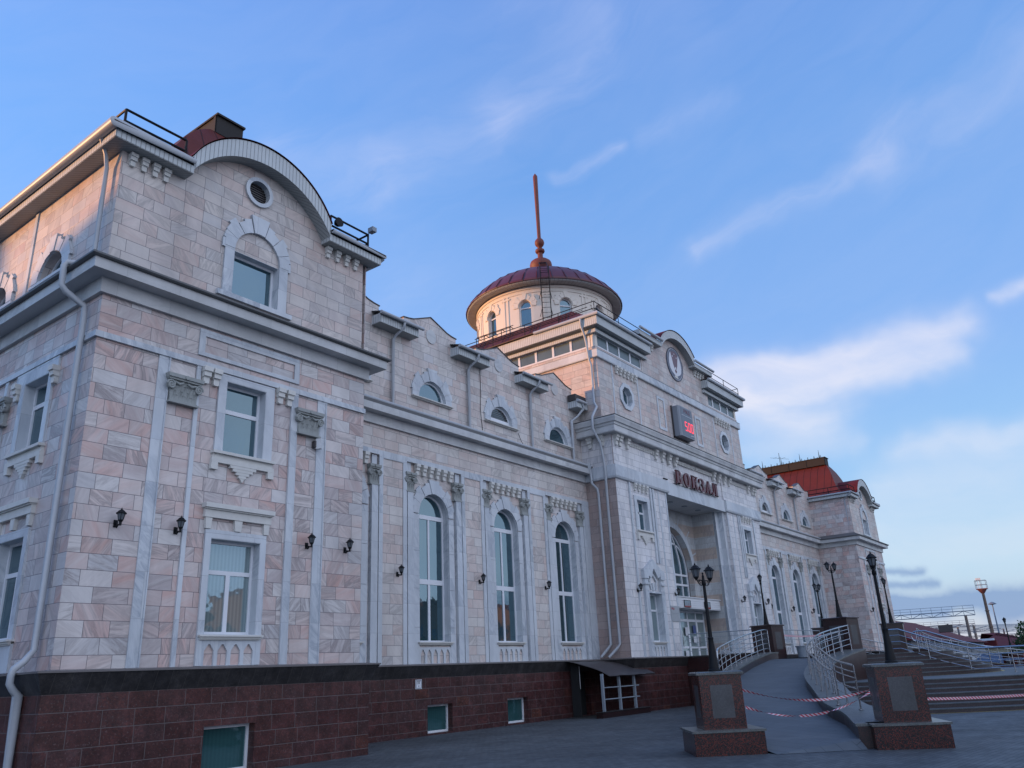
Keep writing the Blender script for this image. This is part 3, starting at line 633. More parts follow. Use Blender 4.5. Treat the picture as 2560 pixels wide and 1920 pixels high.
def cresting():
    m = MB(); dz = .1
    for i in range(29):
        y = 17.9+i*.255; big = i % 2 == 0; h = .30 if big else .16
        m.box(UC-.012, UC+.012, y-.012, y+.012, 16.9, 16.9+h)
        m.box(UC-.012, UC+.012, y-.07*(1 if big else .6), y+.07*(1 if big else .6), 16.9+h*.45, 16.9+h*.45+.02); m.box(UC-.012, UC+.012, y-.05*(1 if big else .6), y+.05*(1 if big else .6), 16.9+h*.72, 16.9+h*.72+.018); m.box(UC-.012, UC+.012, y-.09, y+.09, 16.92, 16.94)
    for y in (18.0, 19.55, 21.1, 22.7, 24.3): m.tube([(UC, y, 16.9), (UC, y, 17.15), (UC, y, 17.62)], [.05, .03, .008], 6)
    return m
m = cresting(); o = part('ridge_cresting', m, 'black', mir=False); o.scale.x = -1      # only the far pavilion shows it
m = MB(); m.tube([(UC, 21.2, 16.8), (UC, 21.2, 18.0)], .02, 6); m.tube([(UC-.9, 20.7, 17.55), (UC+.5, 21.8, 17.62)], .01, 5)
for s in (-.3, 0, .3): m.tube([(UC+s-.12, 21.2+s*.8+.2, 17.6), (UC+s+.12, 21.2+s*.8-.2, 17.6)], .008, 4)
o = part('aerial', m, 'black', mir=False); o.scale.x = -1
m = MB(); m.tube([(10.95, 17.9, 16.8), (10.95, 17.9, 17.02)], .025, 8); m.lathe((10.95, 17.9, 17.02), [(.02, 0), (.05, .03), (.05, .07), (.0, .08)], 8); part('roof_vent', m, 'black', mir=False); UC = UC0
def rail3(segs, z0, z1, zm, r=.03, post=1.5):
    m = MB()
    for a, b in segs:
        a, b = Vector(a), Vector(b); L = (b-a).length; n = max(1, round(L/post))
        for z in (zm, z1): m.tube([(a.x, a.y, z), (b.x, b.y, z)], r, 6)
        for i in range(n+1): p = a.lerp(b, i/n); m.tube([(p.x, p.y, z0), (p.x, p.y, z1)], r, 6)
    return m
m = rail3([((6.98, 15.36), (8.45, 15.36)), ((6.98, 15.36), (6.98, 26))], 13.2, 13.82, 13.52); m.v = m.v; part('roof_railing', m, 'black')
m = rail3([((12.85, 15.36), (14.25, 15.36)), ((14.25, 15.36), (14.25, 26))], 13.2, 13.82, 13.52); part('roof_railing', m, 'black')
# siren and camera on the railing
m = MB(); m.tube([(13.02, 15.30, 13.62), (13.02, 15.18, 13.62)], [.10, .14], 14); m.tube([(13.02, 15.36, 13.62), (13.02, 15.30, 13.62)], .05, 8); part('loudspeaker', m, 'black', mir=False)
m = MB(); m.tube([(14.25, 15.36, 13.82), (14.27, 15.30, 13.92)], .015, 6); m.box(14.20, 14.36, 15.12, 15.32, 13.86, 14.0); part('security_camera', m, 'galv', mir=False)
# rain pipes of the pavilion
def pipe(pts, r=.048, mir=True):
    m = MB(); m.tube(pts, r, 10)
    part('downpipe', m, 'pipe', mir=mir, smooth=True)
pipe([(A_-.44, 15.72, 13.2), (A_-.36, 15.80, 13.08), (A_-.2, 15.88, 12.85), (A_-.12, 15.93, 12.55), (A_-.12, 15.93, 10.2)])
pipe([(A_-.25, 15.98, 10.12), (A_-.55, 16.10, 10.10), (A_-.60, 16.12, 10.0), (A_-.60, 16.08, 9.55), (A_-.52, 16.04, 9.42), (A_-.14, 15.99, 9.2), (A_-.12, 15.98, 9.0), (A_-.12, 16.02, 2.42), (A_-.28, 15.98, 2.22), (A_-.42, 16.0, 2.1), (A_-.44, 16.02, 2.0), (A_-.44, 16.03, 1.86), (A_-.38, 16.02, 1.76), (A_-.27, 16.05, 1.66), (A_-.26, 16.05, .1)], .062)
pipe([(BU+.44, YP-.38, 13.14), (BU+.36, YP-.1, 13.0), (BU+.07, YP+.25, 12.75), (BU+.07, YP+.25, 10.2)])
# ---------------------------------------------------------------- halls between the pavilions and the centre
XC = 30.13                                                  # left face of the centre block
FH, FR_ = ('F', YH), ('F', YH+.10)
BAYS = [16.22, 20.22, 24.22, 28.22]
m = MB(); bw = [(19.60, 20.76, .05, .86), (23.62, 24.80, .05, .86)]
m.prism(('F', YH), rect(B_, 27.2, 0, 1.65), -.4, .14, holes=[rect(*b) for b in bw]); m.prism(('F', YH), rect(30.0, XC+.1, 0, 1.65), -.4, .14)
m.prism(('F', YH), rect(27.2, 30.0, 0, 1.65), -.4, .14, holes=[rect(27.9, 29.0, .02, 1.60)])
part('plinth', m, 'granite')
for b in bw: window(('F', YH-.10), b, None, [], None, glass='glassd', depth=.2, fw=.06)
ph = [(B_+.1, YH, 0, -1), (XC+.2, YH, 0, -1)]
m = MB(); m.sweep(ph, [(.12, 1.65), (.145, 1.65), (.29, 2.0), (0, 2.0)]); part('plinth_cap', m, 'gdark')
m = MB(); m.sweep(ph, [(0, 2.002), (.31, 2.002), (.31, 2.035), (.02, 2.062)]); part('ledge', m, 'lead')
m = MB(); m.prism(FH, rect(B_-.1, XC+.1, 2.0, 9.9), -.1, 0, holes=[rect(max(B_-.05, c-1.38), c+1.38, 2.062, 8.42) for c in BAYS]); part('wall', m, 'hall')
m = MB()
for c in BAYS: m.prism(FR_, rect(max(B_-.05, c-1.385), c+1.385, 2.0, 8.43), -.3, 0, holes=[archloop(c, .735, 2.70, 6.78)])
part('wall', m, 'hall')
for ci, c in enumerate(BAYS):
    vis = True; m = MB()
    for s in (-1, 1):
        if c+s*1.5 < B_: continue
        a = sorted((c+s*1.38, c+s*1.55)); m.prism(FH, rect(a[0], a[1], 2.06, 8.58), 0, .028)
        a = sorted((c+s*1.07, c+s*1.34)); m.prism(FR_, rect(a[0], a[1], 2.06, 7.42), 0, .13); a = sorted((c+s*1.12, c+s*1.34)); m.prism(FR_, rect(a[0], a[1], 8.06, 8.41), 0, .06)
    m.prism(FH, rect(max(B_, c-1.378), c+1.378, 8.425, 8.58), 0, .034)
    if c < 28: m.prism(FH, rect(c+1.552, c+2.448, 8.34, 8.58), 0, .03)
    voussoirs(m, FR_, c, 6.78, .735, 1.0, 3, steps=(.06, .10, .0), key=(.20, .26, .47), d=.055, legs=(2.06, 6.76))
    m.prism(FR_, archloop(c, .737, 2.699, 6.78, 24), -.25, .004, holes=[archloop(c, .72, 2.703, 6.78, 24)])
    arcade(m, FR_, c-.73, c+.73, 2.062, 2.56, 5, .045)
    part('bay_surround', m, 'trim')
    window(FR_, (c-.735, c+.735, 2.70, 7.5), 6.78, [(c-.735, c+.735, 6.68, 6.82, .035), (c-.735, c+.735, 4.54, 4.70, .035), (c-.04, c+.04, 4.70, 6.68), (c-.05, c+.05, 2.70, 4.54)], (c-.82, c+.82, 2.62, 2.72), fw=.075, depth=.24)
    for s in (-1, 1):
        if c+s*1.2 > B_-.3: capital(FR_, c+s*1.19, 7.42, .48, .65, .15)
    brackets([c-.84+.335*i for i in range(6)], YH+.08, 8.42, .93)
m = MB(); m.prism(FH, rect(29.78, XC, 2.06, 8.58), 0, .03); part('marble_strip', m, 'trim')
m = MB(); m.sweep(ph, [(0, 9.40), (.09, 9.40), (.10, 9.72), (.10, 9.725), (.40, 9.725), (.41, 9.95), (0, 9.952)]); part('cornice', m, 'cornice')
m = MB(); m.sweep(ph, [(.30, 9.953), (.40, 9.953), (.41, 10.09), (.37, 10.12), (.36, 10.02), (.02, 10.12), (0, 10.3), (-.1, 10.3)]); part('flashing', m, 'flash')
m = gut([(B_+.3, YH-.36, 10.09), (XC-.1, YH-.36, 10.09)], .06); part('gutter', m, 'pipe', smooth=True)
# upper wall with small gables
lp = [(B_-.1, 10.0), (XC+.2, 10.0), (XC+.2, 13.3)]
for c in reversed(BAYS):
    xr = min(c+1.4, XC+.1)
    lp += [(xr, 13.3), (xr, 13.70), (c+1.15, 13.72), (c+.9, 13.77), (c+.62, 13.88), (c, 14.12), (c-.62, 13.88), (c-.9, 13.77), (c-1.15, 13.72)]
    if c > 17: lp += [(c-1.4, 13.70), (c-1.4, 13.3)]
lp += [(B_-.1, 13.75)]
m = MB(); m.prism(FR_, lp, -.3, 0, holes=[archloop(c, .70, 10.87, 10.89) for c in BAYS], back=True); part('wall', m, 'hall')
m = MB()
for c in BAYS:
    pts = [(c-1.43, 13.69), (c-1.15, 13.72), (c-.9, 13.77), (c-.62, 13.88), (c, 14.125), (c+.62, 13.88), (c+.9, 13.77), (c+1.15, 13.72), (c+1.43, 13.69)]
    pts = [p for p in pts if p[0] < XC+.05 and p[0] > B_]
    m.prism(FR_, [(p[0], p[1]+.003) for p in pts]+[(p[0], p[1]+.035) for p in reversed(pts)], -.33, .03)
part('gable_coping', m, 'dkmetal')
for i, c in enumerate(BAYS):
    m = MB(); voussoirs(m, FR_, c, 10.89, .70, .98, 3, steps=(.02, .12, .05), key=(.24, .26, .47), d=.055)
    m.prism(FR_, archloop(c, .702, 10.869, 10.89, 24), -.25, .004, holes=[archloop(c, .688, 10.872, 10.89, 24)])
    part('lunette_surround', m, 'trim')
    w_ = window(FR_, (c-.70, c+.70, 10.87, 11.58), 10.89, [], (c-1.05, c+1.05, 10.79, 10.865), depth=.11)
    if i == 2:
        m = MB()
        for k in range(6): hw = math.sqrt(.6**2-(k*.085+.10)**2) if k*.085+.10 < .6 else .1; m.box(c-hw, c+hw, YH+.19, YH+.21, 11.10+k*.075, 11.14+k*.075)
        build('louvre', m, 'dkmetal', w_); m = MB(); m.prism(FR_, rect(c-.62, c+.62, 10.90, 11.09), -.10, -.075); build('infill_panel', m, 'pvc', w_)
    m = MB(); m.prism(FR_, [(c+.26*math.cos(k*PI/14), 13.36+.27*math.sin(k*PI/14)) for k in range(28)], 0, .035); part('stone_disc', m, 'cornice')
for i, px_ in enumerate((18.22, 22.22, 26.22)):
    m = MB(); yb = YH+.10
    m.prism(('F', yb), rect(px_-.92, px_+.92, 12.90, 13.22), 0, .42); o = part('eaves_box', m, 'siding')
    m = MB(); m.box(px_-.93, px_+.93, yb-.43, yb, 12.885, 12.899); build('soffit', m, 'soffit', o)
    m = MB(); m.add([(px_-1.0, yb-.50, 13.225), (px_+1.0, yb-.50, 13.225), (px_+.9, yb+.35, 13.50), (px_-.9, yb+.35, 13.50), (px_-1.0, yb-.50, 13.25), (px_+1.0, yb-.50, 13.25), (px_+.9, yb+.35, 13.52), (px_-.9, yb+.35, 13.52)], [(0, 1, 2, 3), (4, 5, 6, 7), (0, 1, 5, 4), (1, 2, 6, 5), (3, 0, 4, 7)]); build('box_cover', m, 'flash', o)
    m = gut([(px_-1.0, yb-.53, 13.20), (px_+1.05, yb-.53, 13.20)], .06); build('gutter', m, 'pipe', o, smooth=True)
    pipe([(px_+.12, yb-.53, 13.15), (px_+.12, yb-.50, 13.0), (px_+.02, yb-.2, 12.75), (px_, yb-.09, 12.6), (px_, yb-.09, 10.2)], .05)
m = MB(); m.prism(FR_, rect(29.25, XC, 12.70, 13.0), 0, .5); o = part('eaves_box', m, 'siding'); m = MB(); m.box(29.2, XC-.05, YH-.35, YH+.05, 13.01, 13.30); build('louvre_box', m, 'dkmetal', o)
m = gut([(29.2, YH-.45, 12.98), (29.95, YH-.45, 12.98)], .07); build('gutter', m, 'pipe', o, smooth=True)
pipe([(29.6, YH-.45, 12.9), (29.75, YH-.4, 12.72), (29.55, YH-.2, 12.35), (29.28, YH-.02, 12.1), (29.25, YH-.02, 10.2)], .05)
m = MB(); m.add([(B_-.3, YH+.35, 13.3), (XC, YH+.35, 13.3), (XC, 24, 13.9), (B_-.3, 24, 13.9), (XC, 34, 13.2), (B_-.3, 34, 13.2), (XC, 34, 9), (B_-.3, 34, 9)], [(0, 1, 2, 3), (3, 2, 4, 5), (5, 4, 6, 7)]); part('hall_roof', m, 'redmetal')
m = MB(); m.tube([(23.0, YH+.08, 13.3), (23.02, YH+.08, 12.2), (22.96, YH+.08, 11.2), (23.05, YH+.08, 10.4)], .012, 4); m.tube([(25.3, YH+.06, 10.75), (25.45, YH+.02, 10.4), (25.7, YH-.05, 10.15)], .012, 4); part('cable', m, 'black', mir=False)
# ---------------------------------------------------------------- centre block
FC, FU = ('F', YC), ('F', YU)
HC = XA-XC; XU = 30.16; YRE = 33.9
X2 = lambda x: 2*XA-x
P1, P2 = 34.87, 35.55                                       # pier edge, portal jamb
m = MB(); m.prism(FC, rect(XC-.117, 34.93, 0, 1.65), -.4, .13); m.box(XC-.12, XC+.1, YC-.128, YH+.1, 0, 1.648); part('plinth', m, 'granite')
pc = [(34.93, YC, 0, -1), (XC, YC, -1, -1), (XC, YH, -1, 0)]
m = MB(); m.sweep(pc, [(.12, 1.65), (.135, 1.65), (.27, 2.0), (0, 2.0)]); part('plinth_cap', m, 'gdark')
m = MB(); m.sweep(pc, [(0, 2.002), (.29, 2.002), (.29, 2.035), (.02, 2.062)]); part('ledge', m, 'lead')
cu1, cu2 = 32.29, 32.54
h1, h2 = (31.80, 32.78, 7.34, 8.69), (31.98, 33.10, 2.65, 4.65)
m = MB(); m.prism(FC, rect(XC+.004, P1-.004, 2.0, 10.0), -.25, 0, holes=[rect(*h1), rect(*h2)])
m.box(P1-.002, P1, YC+.001, 18.8, 2.0, 9.4); part('wall', m, 'white')
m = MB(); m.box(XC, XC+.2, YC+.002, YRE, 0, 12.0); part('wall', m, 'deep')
m = MB(); m.prism(FC, rect(XC+.001, X2(XC)-.001, 10.0, 11.6), -.2, -.03); m.box(XC-.004, XC+.1, YC+.035, YRE, 9.9, 11.6); m.prism(FC, rect(XC+.002, 35.1, 10.05, 11.5), -.02, .015); m.prism(FC, rect(X2(35.1), X2(XC)-.002, 10.05, 11.5), -.02, .015); part('frieze', m, 'white', mir=False)
pb = [(35.02, YC, 0, -1), (XC, YC, -1, -1), (XC, YH+2, -1, 0)]
m = MB(); m.sweep(pb, [(0, 9.40), (.10, 9.42), (.13, 9.50), (.13, 9.99), (.10, 10.0), (.0, 10.02)]); part('belt_cornice', m, 'trim')
m = MB(); m.prism(FC, rect(35.03, X2(35.03), 9.38, 9.995), -.4, .015); part('portal_beam', m, 'trim', mir=False)
m = MB(); m.add([(P1, YC-.01, 9.379), (X2(P1), YC-.01, 9.379), (X2(P1), 18.7, 9.379), (P1, 18.7, 9.379)], [(0, 1, 2, 3)]); o = part('portal_ceiling', m, 'cornice', mir=False)
for x in (36.9, 38.5, 40.1): m = MB(); m.lathe((x, 17.6, 9.378), [(.16, 0), (.15, -.03), (0, -.03)], 16); build('downlight', m, 'galv', o)
m = MB()
for x0, x1, y in ((P1, 35.15, YC+.16), (35.15, P2, YC+.42)): m.box(x0, x1, y, 18.6, 1.7, 9.379)
m.box(35.40, P2, YC+.41, YC+.55, 1.7, 9.378); part('portal_pilaster', m, 'trim')
m = MB(); m.box(P2-.002, P2+.001, YC+.56, 18.6, 1.7, 9.377); part('portal_jamb', m, 'stripe')
PW = 2.3; PS = 6.17
m = MB(); m.prism(('F', 18.57), rect(P2-.1, X2(P2)+.1, 1.7, 9.4), -.3, 0, holes=[archloop(XA, PW, 4.95, PS, 32), rect(36.0, 40.9, 1.75, 4.25)]); part('portal_wall', m, 'stripe', mir=False)
m = MB(); m.prism(('F', 18.57), arc(XA, PS, PW, 0, PI, 40)+arc(XA, PS, PW+.32, PI, 0, 40), 0, .03)
for i in range(1, 8):
    a = PI*i/8; m.prism(('F', 18.57), [(XA+2.6*math.cos(a-.012), PS+2.6*math.sin(a-.012)), (XA+2.6*math.cos(a+.012), PS+2.6*math.sin(a+.012)), (XA+3.3*math.cos(a+.012), PS+3.2*math.sin(a+.012)), (XA+3.3*math.cos(a-.012), PS+3.2*math.sin(a-.012))], 0, .012)
part('portal_arch', m, 'trim', mir=False)
# great window with crossing arcs
m = MB(); fw = ('F', 18.57); D0, D1 = -.42, -.34
m.prism(fw, archloop(XA, PW, 4.95, PS, 40), D0, D1, holes=[archloop(XA, PW-.1, 5.05, PS, 40)])
for z in (5.62, 6.12): m.prism(fw, rect(XA-PW+.05, XA+PW-.05, z-.05, z+.05), D0+.005, D1+.01)
for x in (-1.55, -.775, 0, .775, 1.55): m.prism(fw, rect(XA+x-.035, XA+x+.035, 5.0, 6.1), D0+.008, D1+.004)
def arcbar(cx, cz, r, a0, a1, w=.04):
    m.prism(fw, arc(cx, cz, r-w, a0, a1, 24)+arc(cx, cz, r+w, a1, a0, 24), D0+.006, D1+.007)
for s in (-1, 1):
    c = XA+s*1.55; a0 = 0 if s > 0 else PI
    r = 3.1; aa = math.acos((1.55**2+r*r-2.25**2)/(2*1.55*r)) if False else 1.0
    # arc from one side springing across to the other, clipped by the outer frame
    pts = []
    for k in range(60):
        t = (PI-0)*k/59; x = c+r*math.cos(t); z = PS+r*math.sin(t)
        if math.hypot(x-XA, z-PS) < PW-.06 and (x-XA)*s < 2.3: pts.append(t)
    if pts: arcbar(c, PS, r, min(pts), max(pts))
    arcbar(XA+s*2.32, PS, 1.55, PI/2+.12 if s > 0 else PI/2-.12-1.40, PI if s > 0 else 0.0) if False else None
    c2_ = XA+s*.775; rr = 1.55; pts = [PI*k/59 for k in range(60) if math.hypot(c2_+rr*math.cos(PI*k/59)-XA, rr*math.sin(PI*k/59)) < PW-.04]; arcbar(c2_, PS, rr, min(pts), max(pts))
gw = part('great_window', m, 'pvc', mir=False)
m = MB(); m.prism(fw, archloop(XA, PW-.05, 5.0, PS, 40), D0-.02, D0+.02); build('pane', m, 'glass', gw)
# awning box and doors
m = MB(); m.box(35.6, X2(35.6), 17.55, 18.56, 4.26, 4.76)
for i in range(1, 5): m.box(35.595, X2(35.595), 17.535, 17.56, 4.26+i*.1-.045, 4.26+i*.1-.005+.04*0)
m.box(35.55, X2(35.55), 17.5, 18.56, 4.76, 4.80); ab = part('awning_box', m, 'alu', mir=False)
for x in (37.02, 39.30):
    m = MB(); m.box(x, x+.68, 17.515, 17.53, 4.32, 4.62); pz = build('train_picture', m, plain('picture sky', (.20, .27, .30), .5, var=.6, sc_=3), ab)
    m = MB(); m.box(x+.02, x+.66, 17.508, 17.514, 4.30, 4.37); build('red_band', m, plain('picture red', (.30, .03, .03), .5), pz)
    m = MB(); m.box(x+.10, x+.30, 17.508, 17.514, 4.42, 4.55); m.box(x+.36, x+.60, 17.508, 17.514, 4.40, 4.52); build('train_shape', m, 'clockbody', pz)
    m = MB(); m.prism(('F', 17.515), rect(x-.01, x+.69, 4.29, 4.63), -.01, .012, holes=[rect(x+.01, x+.67, 4.31, 4.61)]); build('picture_frame', m, 'black', pz)
m = MB(); fd = ('F', 18.40); xs = [36.0, 36.98, 37.96, 38.94, 39.92, 40.9]
m.prism(fd, rect(36.0, 40.9, 1.75, 4.25), -.04, .04, holes=[rect(a+.10, b-.06, 2.55, 3.72) for a, b in zip(xs, xs[1:])]+[rect(a+.10, b-.06, 1.85, 2.45) for a, b in zip(xs, xs[1:])]+[rect(a+.05, b-.05, 3.84, 4.15) for a, b in zip(xs, xs[1:])])
dr = part('entrance_doors', m, 'pvc', mir=False)
m = MB(); m.prism(fd, rect(36.02, 40.88, 1.8, 4.22), -.03, -.005); build('pane', m, 'glassb', dr)
for i, (x, c_) in enumerate(((37.4, (.42, .40, .05)), (38.5, (.55, .57, .6)), (39.35, (.55, .57, .6)), (36.4, (.30, .14, .08)), (39.4, (.05, .08, .2)), (38.3, (.55, .57, .6)))):
    m = MB(); z = (2.62, 3.05, 2.7, 2.7, 3.15, 1.95)[i]; m.box(x, x+.34, 18.33, 18.345, z, z+(.55, .4, .32, .8, .4, .4)[i]); build('door_notice', m, plain('notice %d' % i, c_, .7, var=.2), dr)
m = MB()
for x in (37.9, 38.06, 39.86, 40.0): m.tube([(x, 18.30, 2.5), (x, 18.28, 2.75), (x, 18.28, 3.0), (x, 18.30, 3.25)], .018, 6)
build('door_handle', m, 'chrome', dr)
# side windows of the centre
m = MB(); m.prism(FC, rect(31.58, 33.00, 7.32, 8.86), 0, .05, holes=[rect(*h1)]); m.prism(FC, rect(h1[0]-.001, h1[1]+.001, h1[2]-.001, h1[3]+.001), -.25, .044, holes=[rect(h1[0]+.012, h1[1]-.012, h1[2]+.003, h1[3]-.012)])
for a, b in ((31.18, 31.30), (33.12, 33.27), (33.38, 33.50)): m.prism(FC, rect(a, b, 6.0 if a > 33 else 2.06, 9.4), 0, .06)
# lower frame with shaped gable
m.prism(FC, rect(31.66, 31.97, 2.06, 5.25), 0, .12); m.prism(FC, rect(33.11, 33.42, 2.06, 5.25), 0, .12)
for x in (31.60, 33.10): m.prism(FC, rect(x, x+.38, 5.0, 5.08), 0, .17); m.prism(FC, rect(x, x+.38, 5.25, 5.55), 0, .17)
m.prism(FC, [(31.60, 5.56), (31.98, 5.40), (32.20, 5.30), (cu2, 5.72), (32.88, 5.30), (33.10, 5.40), (33.48, 5.56), (33.48, 5.66), (33.30, 5.66), (cu2, 6.10), (31.78, 5.66), (31.60, 5.66)], 0, .15)
pent = [(32.16, 4.78), (32.92, 4.78), (33.0, 5.22), (cu2, 5.60), (32.08, 5.22)]
m.prism(FC, [(32.28, 4.80), (32.38, 4.80), (32.26, 5.16), (cu2, 5.42), (32.82, 5.16), (32.70, 4.80), (32.80, 4.80), (32.93, 5.20), (cu2, 5.54), (32.15, 5.20)], 0, .07)
m.prism(FC, [(cu2-.05, 4.72), (cu2+.05, 4.72), (cu2+.10, 5.10), (cu2-.10, 5.10)], 0, .06); m.prism(FC, rect(31.97, 33.11, 4.655, 4.72), 0, .11)
m.prism(FC, rect(h2[0]-.001, h2[1]+.001, h2[2]-.001, h2[3]+.001), -.25, .003, holes=[rect(h2[0]+.012, h2[1]-.012, h2[2]+.003, h2[3]-.012)])
arcade(m, FC, 31.98, 33.10, 2.062, 2.55, 4, .045)
m.prism(FC, rect(33.98, 34.10, 2.06, 9.4), 0, .012); m.prism(FC, rect(P1-.14, P1, 2.06, 9.4), 0, .012)
part('window_surround', m, 'trim')
window(FC, h1, None, [(h1[0], h1[1], 8.13, 8.21), (32.25, 32.33, 7.34, 8.69)], None)
window(FC, h2, None, [(h2[0], h2[1], 3.92, 4.0)], (31.82, 33.26, 2.55, 2.65), glass='glassb')
m = MB(); sillset(FC, cu1, .74, 7.33)
brackets([31.74+.36*i for i in range(4)], YC, 9.40, .85)
# main cornice
pm = [(X2(XC), YRE, 1, 0), (X2(XC), YC, 1, -1), (XC, YC, -1, -1), (XC, YRE, -1, 0)]
m = MB(); m.sweep(pm, [(0, 11.38), (.36, 11.38), (.38, 11.42), (.38, 11.66), (.42, 11.68), (.44, 11.78), (.50, 11.80), (.53, 11.90), (.56, 11.98), (.56, 12.03), (.02, 12.04)]); part('main_cornice', m, 'cornice', mir=False)
m = MB(); m.sweep(pm, [(.3, 12.041), (.58, 12.041), (.58, 12.07), (-.4, 12.25)]); part('flashing', m, 'flash', mir=False)
brackets([30.36, 30.70, 31.37, 34.10, 34.78, 35.50, 36.17], YC+.0, 11.385, 1.25)
brackets([17.3, 17.9], XC, 11.385, 1.25, rot=-PI/2)
for a, b in ((31.6, 33.9), (36.4, 38.4)):
    m = MB(); x = a
    while x < b: m.box(x, x+.09, YC-.07, YC+.03, 11.10, 11.22); x += .17
    m.box(a-.03, b+.08, YC-.075, YC+.03, 11.22, 11.26); part('dentil_course', m, 'bracket')
# upper storey
AC, AR2, AZ2, AH = 38.47, 2.60, 15.85, 2.02
oct_ = lambda cx, cz, w_, h: [(cx+w_*a, cz+h*b) for a, b in ((.42, -1), (1, -.42), (1, .42), (.42, 1), (-.42, 1), (-1, .42), (-1, -.42), (-.42, -1))]
oc = [(32.68, 13.81), (X2(32.68)+.05, 13.81)]
m = MB(); a = math.acos(AH/AR2)
lp = [(XU+.006, 12.0), (X2(XU)-.006, 12.0), (X2(XU)-.006, 15.72), (42.62, 15.72), (42.62, 17.48), (AC+AH, 17.48)]+arc(AC, AZ2, AR2, a, PI-a, 24)+[(AC-AH, 17.48), (34.62, 17.48), (34.62, 15.72), (XU+.006, 15.72)]
m.prism(FU, lp, -.3, 0, holes=[oct_(c[0], c[1], .47, .46) for c in oc]); 
m.box(XU+.003, XU+.2, YU+.003, YRE, 12.0, 15.719); m.box(X2(XU)-.2, X2(XU)-.003, YU+.003, YRE, 12.0, 15.719)
m.box(34.624, 34.9, YU+.01, 22, 15.72, 17.5); m.box(42.34, 42.616, YU+.01, 22, 15.72, 17.5)
part('wall', m, 'upper', mir=False)
m = MB()
for c in oc[:1]: m.prism(FU, oct_(c[0], c[1], .66, .65), 0, .06, holes=[oct_(c[0], c[1], .47, .46)]); m.prism(FU, oct_(c[0], c[1], .472, .462), -.28, .004, holes=[oct_(c[0], c[1], .455, .445)])
part('window_surround', m, 'trim')
for x in (31.42, 33.88): m = MB(); m.prism(FU, rect(x, x+.12, 12.3, 15.12), 0, .015); part('marble_strip', m, 'trim')
for a_, b_, c_, d_ in ((35.88, 36.72, 12.92, 14.7), (40.33, 41.12, 12.90, 14.62)): m = MB(); m.prism(FU, rect(a_, b_, c_, d_), 0, .03, holes=[rect(a_+.13, b_-.13, c_+.15, d_-.15)]); part('panel_frame', m, 'trim', mir=False)
for c in oc:
    f = MB(); f.prism(FU, oct_(c[0], c[1], .47, .46), -.24, -.18, holes=[oct_(c[0], c[1], .41, .40)]); f.prism(FU, rect(c[0]-.02, c[0]+.02, 13.4, 14.22), -.23, -.17); o = part('octagonal_window', f, 'pvc', mir=False)
    f = MB(); f.prism(FU, oct_(c[0], c[1], .45, .44), -.26, -.22); build('pane', f, 'glass', o)
brackets([31.85+.36*i for i in range(6)], YU, 15.14, .95); brackets([X2(31.85+.36*i)+.05 for i in range(6)], YU, 15.14, .95, mir=False) if False else None
pu = [(X2(XU), YRE, 1, 0), (X2(XU), YU, 1, -1), (XU, YU, -1, -1), (XU, YRE, -1, 0)]
m = MB(); m.sweep(pu, [(0, 15.14), (.09, 15.14), (.11, 15.18), (.11, 15.50), (.13, 15.52), (.0, 15.53)]); part('band_course', m, 'trim', mir=False)
# strip of high windows: front corners and flanks
def strip(fr, u0, u1, n):
    m = MB(); w_ = (u1-u0)/n
    m.prism(fr, rect(u0-.05, u1+.05, 15.73, 16.36), -.12, -.04, holes=[rect(u0+i*w_+.06, u0+(i+1)*w_-.06, 15.80, 16.31) for i in range(n)]); o = part('clerestory_window', m, 'pvc')
    m = MB(); m.prism(fr, rect(u0, u1, 15.76, 16.34), -.10, -.07); build('pane', m, 'glassf', o)
strip(FU, XU+.12, 34.62, 4); strip(('L', XU), YU+.35, YU+5.4, 5); strip(('L', XU), YU+6.0, YU+11, 5)
m = MB(); m.box(XU+.03, XU+.25, YU+.03, YU+.25, 15.7, 16.4); part('corner_post', m, 'plaster')
pe = [(35.0, YU, 0, -1), (XU, YU, -1, -1), (XU, YRE, -1, 0)]
m = MB(); m.sweep(pe, [(-.1, 16.34), (.15, 16.34), (.15, 16.50), (.0, 16.51), (.0, 16.58), (.40, 16.60), (.41, 17.04), (0, 17.05)]); part('eaves', m, 'siding')
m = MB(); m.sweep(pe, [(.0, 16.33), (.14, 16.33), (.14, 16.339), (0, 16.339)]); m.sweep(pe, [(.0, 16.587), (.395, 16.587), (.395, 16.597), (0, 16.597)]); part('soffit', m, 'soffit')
m = MB(); m.sweep(pe, [(.0, 17.055), (.48, 17.09), (.49, 17.12), (.0, 17.13)]); part('roof_edge', m, 'dkmetal')
m = gut([(35.0, YU-.48, 17.08), (XU-.48, YU-.48, 17.08), (XU-.48, 20.3, 17.08)], .075); part('gutter', m, 'pipe', smooth=True)
pw = [(AC-AH+.02, YU, 0, -1), (34.42, YU, -1, -1), (34.42, YU+2.0, -1, 0)]
m = MB(); m.sweep(pw, [(-.4, 17.45), (.36, 17.46), (.365, 17.70), (-.4, 17.71)]); part('eaves', m, 'siding')
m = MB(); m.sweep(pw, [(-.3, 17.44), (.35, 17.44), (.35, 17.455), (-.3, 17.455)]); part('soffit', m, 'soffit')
m = gut([(AC-AH, YU-.45, 17.78), (34.0, YU-.45, 17.78)], .075); part('gutter', m, 'pipe', smooth=True)
brackets([34.85+.33*i for i in range(4)], YU, 17.45, .95)
archfascia(AC, 2.60, 15.83, 2.75, 16.12, 2.02, YU-.37, YU+.01, 17.4, mir=False)
